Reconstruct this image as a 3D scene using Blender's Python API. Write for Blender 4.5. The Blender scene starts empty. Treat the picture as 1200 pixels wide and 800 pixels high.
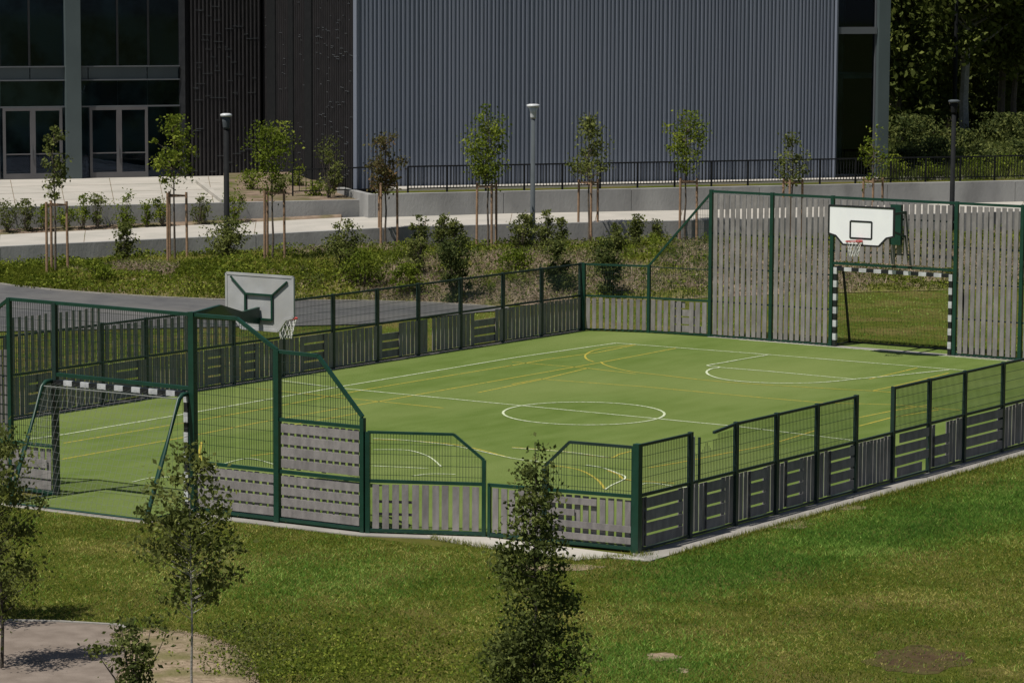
import bpy, math, random
import numpy as np
from mathutils import Vector, Matrix
random.seed(7); rng = np.random.default_rng(7)
S = bpy.context.scene

# ------------------------------------------------------------------ camera
F = 3647.6                                   # focal length in pixels of a 1200 px wide picture
CAM = np.array([30.732, -47.642, 10.667])
YAW, PITCH, ROLL = -0.61406, 0.11848, 0.004736
fwd = np.array([math.sin(YAW)*math.cos(PITCH), math.cos(YAW)*math.cos(PITCH), -math.sin(PITCH)])
r0 = np.array([math.cos(YAW), -math.sin(YAW), 0.0]); u0 = np.cross(r0, fwd)
right = math.cos(ROLL)*r0 + math.sin(ROLL)*u0
cup = -math.sin(ROLL)*r0 + math.cos(ROLL)*u0
cam = bpy.data.objects.new('camera', bpy.data.cameras.new('camera')); S.collection.objects.link(cam)
cam.data.sensor_width = 36; cam.data.lens = F/1200*36; cam.data.clip_end = 2000; cam.data.clip_start = 0.5
m = Matrix(((right[0], cup[0], -fwd[0], CAM[0]), (right[1], cup[1], -fwd[1], CAM[1]), (right[2], cup[2], -fwd[2], CAM[2]), (0, 0, 0, 1)))
cam.matrix_world = m; S.camera = cam

# ------------------------------------------------------------------ world, sun, exposure
KX, KY = 0.13, 0.50                           # shadow of a 1 m post: metres east, metres north
sdir = Vector((-KX, -KY, 1)).normalized()
W = bpy.data.worlds.new('World'); S.world = W; W.use_nodes = True
nt = W.node_tree; bg = nt.nodes['Background']
sky = nt.nodes.new('ShaderNodeTexSky'); sky.sky_type = 'NISHITA'; sky.sun_disc = False
sky.sun_elevation = math.asin(sdir.z); sky.sun_rotation = math.atan2(sdir.x, sdir.y)
nt.links.new(sky.outputs[0], bg.inputs[0]); bg.inputs[1].default_value = 0.05
sun = bpy.data.objects.new('sun', bpy.data.lights.new('sun', 'SUN')); S.collection.objects.link(sun)
sun.data.energy = 5.0; sun.data.angle = math.radians(0.53); sun.data.color = (1.0, 0.95, 0.87)
sun.rotation_euler = sdir.to_track_quat('Z', 'Y').to_euler()
S.view_settings.view_transform = 'Standard'; S.view_settings.look = 'None'
S.view_settings.exposure = 0.06; S.view_settings.gamma = 1; S.view_settings.use_curve_mapping = False
S.cycles.max_bounces = 6; S.cycles.transparent_max_bounces = 12

# ------------------------------------------------------------------ survey helpers: where things stand on the ground
def ray(px, py):
    return fwd + right*(px-600)/F - cup*(py-400)/F
def at(px, py, z=0.0):
    d = ray(px, py); t = (z-CAM[2])/d[2]; return CAM + t*d
fh = np.array([math.sin(YAW), math.cos(YAW), 0]); rh = np.array([math.cos(YAW), -math.sin(YAW), 0])
A20 = math.radians(20)
U = math.cos(A20)*rh + math.sin(A20)*fh       # direction along the building and its walls
V = math.cos(A20)*fh - math.sin(A20)*rh       # away from the court
def onp(px, py, D0):                          # point on the building-parallel vertical plane D0 metres off
    d = ray(px, py); P = CAM + fh*D0; t = ((P-CAM)@V)/(d@V); return CAM + t*d
def onl(px, A, B, z=0.0):                     # point of line A-B in image column px
    A = np.array(A[:2]); B = np.array(B[:2]); d = ray(px, 450)[:2]; e = B-A
    M = np.array([[d[0], -e[0]], [d[1], -e[1]]]); s = np.linalg.solve(M, A-CAM[:2]); q = A+e*s[1]
    return np.array([q[0], q[1], z])
def row(P):
    d = np.array(P)-CAM; return 400 - F*(d@cup)/(d@fwd)
def colx(P):
    d = np.array(P)-CAM; return 600 + F*(d@right)/(d@fwd)
def zat(P, py):                               # height over P seen in image row py
    lo, hi = -3., 15.
    for _ in range(40):
        mid = (lo+hi)/2
        if row((P[0], P[1], mid)) > py: lo = mid
        else: hi = mid
    return lo

# ------------------------------------------------------------------ materials
def mat(name, c1, c2=None, scale=4, rough=.8, bump=0, bscale=None, metal=0, spec=.5, detail=6, rand=0, c3=None, s3=.3, stretch=None, lo=.35, hi=.65):
    M = bpy.data.materials.new(name); M.use_nodes = True; n = M.node_tree; N = n.nodes; L = n.links
    P = N['Principled BSDF']; P.inputs['Roughness'].default_value = rough; P.inputs['Metallic'].default_value = metal
    P.inputs['Specular IOR Level'].default_value = spec
    P.inputs['Base Color'].default_value = (*c1, 1)
    tc = N.new('ShaderNodeNewGeometry'); src = tc.outputs['Position']
    if stretch:
        mp = N.new('ShaderNodeMapping'); mp.inputs['Scale'].default_value = stretch; L.new(src, mp.inputs[0]); src = mp.outputs[0]
    col = None
    if c2:
        no = N.new('ShaderNodeTexNoise'); no.inputs['Scale'].default_value = scale; no.inputs['Detail'].default_value = detail; L.new(src, no.inputs['Vector'])
        mr = N.new('ShaderNodeMapRange'); mr.inputs[1].default_value = lo; mr.inputs[2].default_value = hi; L.new(no.outputs['Fac'], mr.inputs[0])
        mx = N.new('ShaderNodeMix'); mx.data_type = 'RGBA'; L.new(mr.outputs[0], mx.inputs[0])
        mx.inputs[6].default_value = (*c1, 1); mx.inputs[7].default_value = (*c2, 1); col = mx.outputs[2]
    if c3:
        no = N.new('ShaderNodeTexNoise'); no.inputs['Scale'].default_value = s3; no.inputs['Detail'].default_value = 5; L.new(src, no.inputs['Vector'])
        mr = N.new('ShaderNodeMapRange'); mr.inputs[1].default_value = .45; mr.inputs[2].default_value = .65; L.new(no.outputs['Fac'], mr.inputs[0])
        mx = N.new('ShaderNodeMix'); mx.data_type = 'RGBA'; L.new(mr.outputs[0], mx.inputs[0])
        L.new(col, mx.inputs[6]); mx.inputs[7].default_value = (*c3, 1); col = mx.outputs[2]
    if rand:
        oi = N.new('ShaderNodeObjectInfo'); mr = N.new('ShaderNodeMapRange'); mr.inputs[3].default_value = 1-rand; mr.inputs[4].default_value = 1+rand
        L.new(oi.outputs['Random'], mr.inputs[0]); hs = N.new('ShaderNodeHueSaturation'); L.new(mr.outputs[0], hs.inputs['Value'])
        if col: L.new(col, hs.inputs['Color'])
        else: hs.inputs['Color'].default_value = (*c1, 1)
        col = hs.outputs[0]
    if col: L.new(col, P.inputs['Base Color'])
    if bump:
        no = N.new('ShaderNodeTexNoise'); no.inputs['Scale'].default_value = bscale or scale; no.inputs['Detail'].default_value = 8; L.new(src, no.inputs['Vector'])
        b = N.new('ShaderNodeBump'); b.inputs['Strength'].default_value = bump; b.inputs['Distance'].default_value = .03
        L.new(no.outputs['Fac'], b.inputs['Height']); L.new(b.outputs[0], P.inputs['Normal'])
    return M
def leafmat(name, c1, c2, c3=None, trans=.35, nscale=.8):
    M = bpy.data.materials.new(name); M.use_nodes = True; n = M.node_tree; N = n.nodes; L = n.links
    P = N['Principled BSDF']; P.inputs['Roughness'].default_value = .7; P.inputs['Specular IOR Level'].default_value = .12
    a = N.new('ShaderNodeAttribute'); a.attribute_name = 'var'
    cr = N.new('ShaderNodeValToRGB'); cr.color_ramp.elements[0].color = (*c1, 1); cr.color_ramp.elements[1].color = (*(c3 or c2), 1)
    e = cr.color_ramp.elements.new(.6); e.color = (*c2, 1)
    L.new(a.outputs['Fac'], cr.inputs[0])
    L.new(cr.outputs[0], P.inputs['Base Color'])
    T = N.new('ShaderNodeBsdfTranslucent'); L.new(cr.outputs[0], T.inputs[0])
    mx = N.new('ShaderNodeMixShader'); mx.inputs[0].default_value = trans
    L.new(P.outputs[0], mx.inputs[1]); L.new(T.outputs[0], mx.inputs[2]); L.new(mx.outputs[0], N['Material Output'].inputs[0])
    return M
def srgb(*c): return tuple(((x/255)/12.92 if x/255 <= .04045 else ((x/255+.055)/1.055)**2.4) for x in c)
M = {}
M['turf'] = mat('turf', (.096, .142, .031), (.122, .170, .045), 1.6, .95, .8, 70, c3=(.150, .192, .058), s3=.22, spec=.05, stretch=(1, .35, 1), detail=9)
M['line_white'] = mat('line_white', (.60, .63, .50), (.30, .38, .18), 14, .9, spec=.1)
M['line_yellow'] = mat('line_yellow', (.44, .32, .05), (.22, .25, .05), 12, .9, spec=.1)
M['concrete'] = mat('concrete', (.29, .275, .25), (.22, .21, .19), 1.5, .9, .3, 20, spec=.2)
M['path_concrete'] = mat('path_concrete', (.41, .385, .345), (.34, .325, .29), .7, .9, .2, 20, spec=.2)
M['wall_concrete'] = mat('wall_concrete', (.27, .27, .265), (.20, .20, .195), 1.1, .85, .3, 12, c3=(.31, .31, .30), s3=.5, stretch=(1, 1, .45), spec=.2)
M['asphalt'] = mat('asphalt', (.075, .075, .078), (.10, .10, .10), 1.5, .9, .4, 50, c3=(.12, .117, .112), s3=.35, spec=.25)
M['paving'] = mat('paving', (.205, .170, .142), (.15, .122, .10), 2.5, .9, .3, 30, spec=.2)
M['gravel'] = mat('gravel', (.30, .235, .165), (.17, .13, .085), 9, .95, .9, 25, c3=(.13, .12, .05), s3=1.2, spec=.1)
M['green_paint'] = mat('green_paint', (.005, .034, .020), (.007, .044, .028), 5, .42, spec=.5)
M['dark_paint'] = mat('dark_paint', (.010, .024, .020), (.014, .032, .027), 5, .45, spec=.45)
M['black_paint'] = mat('black_paint', (.010, .011, .013), (.016, .017, .019), 5, .4)
M['slat'] = mat('slat', (.232, .217, .212), (.165, .154, .152), 7, .8, .3, 20, rand=.10, stretch=(1, 1, .35), spec=.25)
M['stripe_white'] = mat('stripe_white', (.52, .53, .54), (.36, .37, .38), 6, .5)
M['board_white'] = mat('board_white', (.84, .85, .86), (.80, .81, .83), 2, .35)
M['lamp_black'] = mat('lamp_black', (.008, .009, .010), (.012, .013, .014), 5, .8, spec=.15)
M['galvanised'] = mat('galvanised', (.48, .485, .49), (.38, .39, .395), 3, .5, metal=.2, c3=(.40, .40, .39), s3=1.2)
M['red_paint'] = mat('red_paint', (.45, .05, .04), (.35, .06, .05), 5, .5)
M['net_white'] = mat('net_white', (.62, .62, .60))
M['net_grey'] = mat('net_grey', (.17, .18, .17))
M['net_dark'] = mat('net_dark', (.10, .085, .05))
M['cladding'] = mat('cladding', (.178, .20, .25), (.152, .173, .22), .6, .5, metal=.2, stretch=(1, 1, .06), spec=.5)
M['fin'] = mat('fin', (.030, .028, .030), (.021, .020, .022), 2, .6, rand=.08)
M['brick_dark'] = mat('brick_dark', (.016, .014, .014), (.028, .024, .023), 1.2, .55)
M['steel_frame'] = mat('steel_frame', (.11, .12, .13), (.09, .10, .11), 1, .45, metal=.2)
M['spandrel'] = mat('spandrel', (.050, .066, .074), (.06, .078, .086), .8, .4)
M['column'] = mat('column', (.070, .092, .095), (.06, .08, .083), .8, .4)
M['door_frame'] = mat('door_frame', (.10, .098, .102), (.085, .083, .087), 1, .5)
M['interior'] = mat('interior', (.22, .28, .30), (.05, .07, .08), .55, .9, lo=.42, hi=.6)
M['soil'] = mat('soil', (.23, .175, .13), (.13, .095, .07), 3, .95, .8, 12, c3=(.08, .085, .03), s3=.7, spec=.1)
M['dark_soil'] = mat('dark_soil', (.050, .032, .018), (.085, .058, .030), 5, .95, .9, 20, c3=(.07, .065, .02), s3=1.5, spec=.1)
M['bank'] = mat('bank', (.11, .13, .02), (.18, .14, .075), 1.2, .95, .9, 8, c3=(.26, .20, .15), s3=.3, spec=.1)
M['lawn'] = mat('lawn', (.052, .070, .010), (.080, .090, .016), 2.5, .95, .9, 30, c3=(.11, .095, .03), s3=.5, spec=.03)
M['bark'] = mat('bark', (.12, .095, .07), (.075, .06, .045), 8, .9, .5, 30)
M['bark_dark'] = mat('bark_dark', (.055, .045, .035), (.035, .03, .024), 8, .9, .5, 30)
M['bark_pale'] = mat('bark_pale', (.30, .285, .26), (.20, .19, .17), 8, .8, .4, 30)
M['stake_wood'] = mat('stake_wood', (.30, .19, .115), (.22, .14, .085), 6, .85, .3, 20, rand=.15)
M['lamp_grey'] = mat('lamp_grey', (.07, .082, .09), (.06, .07, .077), 3, .8, spec=.2)
M['lamp_head'] = mat('lamp_head', (.55, .57, .58), (.45, .47, .48), 4, .35)
M['blade'] = leafmat('blade', (.050, .074, .008), (.155, .185, .016), (.52, .46, .15), .42)
M['blade_green'] = leafmat('blade_green', (.045, .115, .014), (.12, .245, .030), (.34, .46, .11), .4)
M['leaf_green'] = leafmat('leaf_green', (.06, .088, .010), (.13, .175, .018), (.30, .34, .05), .45)
M['leaf_olive'] = leafmat('leaf_olive', (.058, .072, .020), (.125, .15, .038), (.25, .27, .08), .45)
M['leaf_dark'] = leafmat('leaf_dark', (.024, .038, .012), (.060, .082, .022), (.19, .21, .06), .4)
M['leaf_sapling'] = leafmat('leaf_sapling', (.036, .050, .014), (.085, .108, .028), (.22, .25, .07), .42)
M['leaf_red'] = leafmat('leaf_red', (.075, .05, .028), (.10, .10, .032), (.20, .11, .055), .4)
M['leaf_forest'] = leafmat('leaf_forest', (.030, .042, .010), (.09, .115, .024), (.24, .27, .07), .45)
M['leaf_brown'] = leafmat('leaf_brown', (.15, .11, .075), (.30, .235, .175), (.52, .43, .34), .2)
def glassmat():
    m = bpy.data.materials.new('glass'); m.use_nodes = True; n = m.node_tree; N = n.nodes; L = n.links
    N.remove(N['Principled BSDF']); g = N.new('ShaderNodeBsdfGlossy'); g.inputs['Roughness'].default_value = .03; g.inputs[0].default_value = (.36, .42, .62, 1)
    t = N.new('ShaderNodeBsdfTransparent'); t.inputs[0].default_value = (.58, .68, .70, 1)
    fr = N.new('ShaderNodeFresnel'); fr.inputs[0].default_value = 1.5; mx = N.new('ShaderNodeMixShader')
    L.new(fr.outputs[0], mx.inputs[0]); L.new(t.outputs[0], mx.inputs[1]); L.new(g.outputs[0], mx.inputs[2]); L.new(mx.outputs[0], N['Material Output'].inputs[0])
    return m
M['glass'] = glassmat()

# ------------------------------------------------------------------ object helpers
C = S.collection
def tag(o, label=None, cat=None, group=None, kind=None):
    if label: o['label'] = label
    if cat: o['category'] = cat
    if group: o['group'] = group
    if kind: o['kind'] = kind
    return o
def empty(name, loc, label, cat, group=None):
    o = bpy.data.objects.new(name, None); C.objects.link(o); o.location = Vector(loc); o.empty_display_size = .2
    return tag(o, label, cat, group)
def link(name, me, material, parent=None, world=False):
    o = bpy.data.objects.new(name, me); C.objects.link(o)
    if material is not None and not me.materials: me.materials.append(material)
    if parent is not None:
        o.parent = parent
        o.matrix_parent_inverse = Matrix.Translation(-parent.location) if parent.type == 'EMPTY' else Matrix.Identity(4)
    return o
class MB:
    def __init__(s): s.v = []; s.f = []; s.m = []
    def add(s, v, f, mi=0):
        b = len(s.v); s.v += [tuple(map(float, x)) for x in v]; s.f += [tuple(b+i for i in q) for q in f]; s.m += [mi]*len(f)
    def bar(s, p, q, w, h=None, mi=0, upv=(0, 0, 1)):
        p = np.array(p, float); q = np.array(q, float); h = h or w; d = q-p; d /= np.linalg.norm(d)
        uu = np.array(upv, float)
        if abs(d@uu) > .98: uu = np.array([0, 1., 0])
        a = np.cross(d, uu); a /= np.linalg.norm(a); b = np.cross(a, d)
        v = [x+a*i*w/2+b*j*h/2 for x in (p, q) for i, j in ((-1, -1), (1, -1), (1, 1), (-1, 1))]
        s.add(v, [(3, 2, 1, 0), (4, 5, 6, 7), (0, 1, 5, 4), (1, 2, 6, 5), (2, 3, 7, 6), (3, 0, 4, 7)], mi)
    def box(s, c, ax, sx, ay, sy, z0, z1, mi=0):      # box round c with horizontal axes ax, ay
        c = np.array(c[:2]); ax = np.array(ax[:2]); ay = np.array(ay[:2])
        v = [(*(c+ax*i*sx/2+ay*j*sy/2), z) for z in (z0, z1) for i, j in ((-1, -1), (1, -1), (1, 1), (-1, 1))]
        s.add(v, [(3, 2, 1, 0), (4, 5, 6, 7), (0, 1, 5, 4), (1, 2, 6, 5), (2, 3, 7, 6), (3, 0, 4, 7)], mi)
    def tube(s, pts, rad, n=8, mi=0, cap=True):
        pts = [np.array(p, float) for p in pts]
        if not hasattr(rad, '__len__'): rad = [rad]*len(pts)
        v = []; f = []
        for i, p in enumerate(pts):
            d = pts[min(i+1, len(pts)-1)]-pts[max(i-1, 0)]; d /= np.linalg.norm(d)+1e-9
            uu = np.array([0, 0, 1.]) if abs(d[2]) < .9 else np.array([1., 0, 0])
            a = np.cross(d, uu); a /= np.linalg.norm(a); b = np.cross(a, d)
            for k in range(n):
                t = 2*math.pi*k/n; v.append(p+rad[i]*(a*math.cos(t)+b*math.sin(t)))
        for i in range(len(pts)-1):
            for k in range(n):
                f.append((i*n+k, i*n+(k+1) % n, (i+1)*n+(k+1) % n, (i+1)*n+k))
        if cap: f.append(tuple(range(n))[::-1]); f.append(tuple((len(pts)-1)*n+k for k in range(n)))
        s.add(v, f, mi)
    def prism(s, poly, z0, z1, mi=0):                  # polygon (ccw) extruded
        n = len(poly); v = [(p[0], p[1], z0) for p in poly]+[(p[0], p[1], z1) for p in poly]
        s.add(v, [tuple(range(n))[::-1], tuple(range(n, 2*n))]+[(i, (i+1) % n, n+(i+1) % n, n+i) for i in range(n)], mi)
    def build(s, name, mats, parent=None, smooth=False):
        me = bpy.data.meshes.new(name); me.from_pydata(s.v, [], s.f)
        mats = mats if isinstance(mats, (list, tuple)) else [mats]
        for x in mats: me.materials.append(x)
        if len(mats) > 1: me.polygons.foreach_set('material_index', s.m)
        if smooth: me.polygons.foreach_set('use_smooth', [True]*len(me.polygons))
        me.update(); return link(name, me, None, parent)
def npmesh(name, verts, faces, var=None):             # verts (n,3), faces (m,k) with k = 3 or 4
    me = bpy.data.meshes.new(name); k = faces.shape[1]
    me.vertices.add(len(verts)); me.vertices.foreach_set('co', verts.astype(np.float32).ravel())
    me.loops.add(faces.size); me.loops.foreach_set('vertex_index', faces.astype(np.int32).ravel())
    me.polygons.add(len(faces)); me.polygons.foreach_set('loop_start', np.arange(0, faces.size, k, dtype=np.int32))
    me.update(calc_edges=True)
    if var is not None:
        a = me.attributes.new('var', 'FLOAT', 'POINT'); a.data.foreach_set('value', var.astype(np.float32))
    return me
unit = MB(); unit.box((0, 0), (1, 0), 1, (0, 1), 1, -.5, .5)
slat_me = bpy.data.meshes.new('slat'); slat_me.from_pydata(unit.v, [], unit.f); slat_me.materials.append(M['slat'])
def slat(parent, c, ang, sx, sy, sz, name='slat', me=None, tilt=0):
    o = bpy.data.objects.new(name, me or slat_me); C.objects.link(o); o.parent = parent
    o.location = Vector(c)-parent.location; o.rotation_euler = (0, tilt, ang); o.scale = (sx, sy, sz); return o
def mesh_of(material):
    x = bpy.data.meshes.new(material.name+'_block'); x.from_pydata(unit.v, [], unit.f); x.materials.append(material); return x

# ------------------------------------------------------------------ ground, turf, strips
def sheet(name, pts, z, material, kind='structure'):
    me = bpy.data.meshes.new(name); me.from_pydata([(p[0], p[1], z if z is not None else p[2]) for p in pts], [], [tuple(range(len(pts)))])
    return tag(link(name, me, material), kind=kind)
NS_A, NS_B = at(748, 646.5), at(1175.5, 528.5)       # near side fence line
FS_A, FS_B = at(680, 387), at(67, 482.5)             # far side fence line
FE_A, FE_B = at(831, 394.3), at(1191, 422.3)         # far end high wall
NE_A, NE_B = at(425, 623), at(67, 580)               # near end high wall
ydir = NS_B-NS_A; ydir /= np.linalg.norm(ydir)
cNR = NS_A; cFL = FS_A
# far right corner and near left corner
def isect(A, B, Cc, D):
    A, B, Cc, D = [np.array(q[:2]) for q in (A, B, Cc, D)]
    M2 = np.array([B-A, -(D-Cc)]).T; s = np.linalg.solve(M2, Cc-A); q = A+(B-A)*s[0]; return np.array([q[0], q[1], 0])
cFR = isect(NS_A, NS_B, FE_A, FE_B); cNL = isect(FS_A, FS_B, NE_A, NE_B)
ground_pts = [(-500, -300), (500, -300), (500, 600), (-500, 600)]
sheet('ground', ground_pts, -.03, M['lawn'])
neL, neR = onl(-60, NE_A, NE_B), NE_A
p570 = at(570, 628.5)
turf_poly = [cNR, cFR, FE_A, at(760, 390), cFL, cNL, neR, p570]
sheet('turf', turf_poly, .0, M['turf'])
# goal recesses carry turf too
def offs(P, d): return np.array(P)+np.array([d[0], d[1], 0])
ed = (FE_B-FE_A)/np.linalg.norm(FE_B-FE_A); en = np.array([-ed[1], ed[0], 0])
gA, gB = onl(976, FE_A, FE_B), onl(1116, FE_A, FE_B)
sheet('goal_turf', [gA, gB, gB+en*1.15, gA+en*1.15], .002, M['turf'])
nd = (NE_A-NE_B)/np.linalg.norm(NE_A-NE_B); nn = np.array([nd[1], -nd[0], 0])       # outwards (towards the camera)
hA, hB = onl(62, NE_A, NE_B), onl(226, NE_A, NE_B)
sheet('goal_turf', [hA, hA+nn*1.15, hB+nn*1.15, hB], .002, M['turf'])
# concrete strips round the court
xd = np.array([ydir[1], -ydir[0], 0])
conc = MB()
conc.prism([cNR-ydir*.35+xd*.05, cNR-ydir*.55+xd*.62, cFR+xd*.62, cFR-xd*.08, cNR-xd*.08], -.2, -.004)
conc.build('concrete_strip', M['concrete'])['kind'] = 'structure'
conc = MB(); q = NE_A+nn*.30
conc.prism([at(500, 626), at(505, 629.5), at(560, 639), at(620, 648), at(675, 655), at(715, 652), cNR-ydir*.55+xd*.60, cNR-ydir*.3, p570], -.2, -.006)
conc.build('concrete_strip', M['path_concrete'])['kind'] = 'structure'
conc = MB(); conc.prism([hB+nn*.05, hB+nn*.38, NE_A+nn*.30+nd*.1, at(505, 629.5), at(500, 624), NE_A], -.2, -.008)
conc.build('concrete_strip', M['concrete'])['kind'] = 'structure'
conc = MB(); conc.prism([hA+nn*1.15-nd*2, hA+nn*1.45-nd*2, hB+nn*1.42, hB+nn*1.15], -.2, -.010)
conc.build('concrete_strip', M['path_concrete'])['kind'] = 'structure'
fd = (FS_A-FS_B)/np.linalg.norm(FS_A-FS_B); fn = np.array([-fd[1], fd[0], 0])
conc = MB(); conc.prism([cNL-fd*.1, cNL-fd*.1-fn*.18, FS_A-fn*.1+fd*.1, FS_A+fn*.25+fd*.1, cNL+fn*.25-fd*.1][::-1], -.2, .006)
conc.build('kerb', M['concrete'])['kind'] = 'structure'
conc = MB(); conc.prism([FE_A-en*.12, FE_B-en*.12+ed*6, FE_B+en*.2+ed*6, FE_A+en*.2], -.2, .006)
conc.build('kerb', M['concrete'])['kind'] = 'structure'

# painted lines on the turf
def line(name, pts, w, material, z, parent=None):
    P = [np.array(p[:2]) for p in pts]; v = []; f = []
    for i, p in enumerate(P):
        d = P[min(i+1, len(P)-1)]-P[max(i-1, 0)]; d /= np.linalg.norm(d)+1e-9; nrm = np.array([-d[1], d[0]])
        v += [(*(p-nrm*w/2), z), (*(p+nrm*w/2), z)]
    for i in range(len(P)-1): f.append((2*i, 2*i+2, 2*i+3, 2*i+1))
    me = bpy.data.meshes.new(name); me.from_pydata(v, [], f); return tag(link(name, me, material, parent), kind='structure')
def smooth(pts, n=8):
    P = [at(*p)[:2] for p in pts]; out = []
    for i in range(len(P)-1):
        a, b, c, d = P[max(i-1, 0)], P[i], P[i+1], P[min(i+2, len(P)-1)]
        for t in np.linspace(0, 1, n, endpoint=False):
            out.append(.5*((2*b)+(-a+c)*t+(2*a-5*b+4*c-d)*t*t+(-a+3*b-3*c+d)*t**3))
    return out+[P[-1]]
LW = .06
white = [[(722, 402), (600, 419.5), (402, 452.5), (217, 485), (75, 509), (24, 516)], [(722, 402), (900, 415.5), (1140, 434.8)], [(866, 398), (900, 400.6), (1180, 423.2)],
 [(330, 446), (400, 455), (863, 499.5), (1000, 516)], [(843, 430.5), (900, 435), (1003, 444.5)]]
white_c = [[(900, 416), (870, 421), (848, 425), (829, 428.5), (843, 430.5), (833, 432.5), (828, 436), (832, 440), (845, 444), (868, 447), (900, 448.8), (940, 449), (972, 447.5), (1005, 444), (1050, 440), (1112, 433.5)],
 [(437, 527), (475, 527.5), (495, 532), (507, 538), (517, 547)], [(436, 546), (502, 549)], [(482, 558), (505, 555.4), (534, 556)], [(155, 565), (178, 560), (217, 557), (262, 543.5), (294, 537.5), (330, 546), (375, 548)],
 [(686, 545), (705, 548), (722, 554), (733, 560), (716, 569), (709, 574)], [(437, 514), (475, 516), (535, 523), (600, 537), (640, 542)], [(600, 525), (662, 529.5), (712, 536)], [(745, 571), (762, 566), (800, 571), (830, 567)]]
yellow = [[(600, 428), (430, 456), (300, 480.5), (217, 495), (75, 519)], [(792, 408), (705, 424.5), (600, 442.8), (420, 474.5), (300, 495.5), (217, 512), (72, 538)],
 [(600, 450), (632, 444), (755, 453), (900, 466.5), (967, 472), (1047, 474), (1125, 480.5)], [(1007, 489), (1047, 481), (1090, 474)], [(1007, 499), (1045, 489), (1100, 480)],
 [(1019, 444), (1075, 431)], [(590, 430), (640, 421), (700, 413), (745, 404)], [(420, 484), (330, 500)], [(690, 431), (632, 445), (560, 460)], [(600, 424), (690, 431.5), (745, 438)], [(300, 455), (402, 466), (520, 478)]]
yellow_c = [[(745, 404), (712, 407.5), (695, 411), (686, 416), (688, 421), (696, 424)], [(704, 424), (708, 427), (720, 431), (740, 435.5), (775, 439.5), (817, 444.5), (855, 448), (900, 451), (975, 455.5), (1022, 458), (1047, 460)],
 [(1022, 458), (1050, 452), (1080, 445), (1112, 437)], [(600, 524), (662, 529), (712, 536), (726, 532), (742, 528)], [(640, 545), (662, 547), (683, 552), (700, 562), (709, 573)], [(712, 551), (725, 556), (735, 562), (790, 566)],
 [(437, 515), (475, 516), (540, 522), (600, 537)], [(294, 534), (320, 531), (345, 528)], [(236, 518), (234, 530), (236, 543)], [(760, 548), (800, 541), (850, 531), (900, 521), (960, 503)]]
for L_ in white: line('white_line', [at(*p) for p in L_], LW, M['line_white'], .008)
for L_ in white_c: line('white_line', smooth(L_), LW*(1 if L_[0][0] == 900 else .7), M['line_white'], .012)
for L_ in yellow: line('yellow_line', [at(*p) for p in L_], LW*.95, M['line_yellow'], .004)
for i, L_ in enumerate(yellow_c): line('yellow_line', smooth(L_), LW*.95, M['line_yellow'], .006)
cc = at(684, 484.2); R_ = 1.96
line('centre_circle', [(cc[0]+R_*math.cos(t), cc[1]+R_*math.sin(t)) for t in np.linspace(0, 2*math.pi, 97)], LW, M['line_white'], .010)

# ------------------------------------------------------------------ fence kit
HM, HL = 1.05, 1.99
def ang(d): return math.atan2(d[1], d[0])
def post(par, P, h, w=.09, material=None, z0=-.05, name='post'):
    b = MB(); d = (1, 0); b.box(P, par['_ax'], w, par['_ay'], w, z0, h); return b.build(name, material or M['green_paint'], par)
def rail(par, p, q, w=.05, h=.05, material=None, name='rail'):
    b = MB(); b.bar(p, q, w, h); return b.build(name, material or M['green_paint'], par)
def wires(par, P0, P1, zb, top, material=None, dx=.055, dz=.2, th=.007, off=None, name='mesh_panel', cut=None):
    P0 = np.array(P0, float); P1 = np.array(P1, float); L_ = np.linalg.norm((P1-P0)[:2]); d = (P1-P0)/L_; d[2] = 0
    nrm = np.array([-d[1], d[0], 0]); b = MB(); n = max(2, int(L_/dx))
    tf = top if callable(top) else (lambda t: top)
    for i in range(1, n):
        t = i/n; zt = tf(t)
        if cut: zt = min(zt, cut(t))
        if zt-zb < .03: continue
        q = P0+d*L_*t; b.box(q, d, th, nrm, th, zb, zt)
    z = zb+dz*.6
    zmax = max(tf(t) for t in np.linspace(0, 1, 11))
    while z < zmax-.02:
        ts = [t for t in np.linspace(0, 1, 41) if tf(t) >= z and (not cut or cut(t) >= z)]
        if len(ts) > 1:
            a, c = P0+d*L_*min(ts), P0+d*L_*max(ts); a[2] = c[2] = z; b.bar(a+nrm*.006, c+nrm*.006, th, th)
        z += dz
    return b.build(name, material or M['dark_paint'], par)
def boards(par, P0, P1, z0, z1, n=10, fill=.72, missing=(), hor=(), hz=4, vside=-.025, hside=.025, ends=.03, hfill=.8, nrm=None):
    P0 = np.array(P0, float); P1 = np.array(P1, float); L_ = np.linalg.norm((P1-P0)[:2]); d = (P1-P0)/L_; d[2] = 0
    if nrm is None: nrm = np.array([d[1], -d[0], 0])
    a = ang(d); pitch = (L_-2*ends)/n
    for i in range(n):
        if i in missing: continue
        c = P0+d*(ends+pitch*(i+.5)+random.uniform(-.008, .008))+nrm*vside; zz = random.uniform(-.012, .012)
        slat(par, (c[0], c[1], (z0+z1)/2+zz), a, pitch*fill, .02, z1-z0-.03, tilt=random.uniform(-.006, .006))
    hh = (z1-z0)/hz
    for (k, f0, f1) in hor:
        c = P0+d*L_*(f0+f1)/2+nrm*hside
        slat(par, (c[0], c[1], z0+hh*(k+.5)), a, L_*(f1-f0)-.04, .02, hh*hfill, tilt=random.uniform(-.006, .006))
def fence(name, loc, label, cat, d):
    e = empty(name, (loc[0], loc[1], 0), label, cat); d = np.array(d[:2])/np.linalg.norm(d[:2])
    e['_ax'] = [float(d[0]), float(d[1])]; e['_ay'] = [float(-d[1]), float(d[0])]; return e
def Z(P, z): return np.array([P[0], P[1], z])
ALLH = [(k, 0, 1) for k in range(4)]

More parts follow.
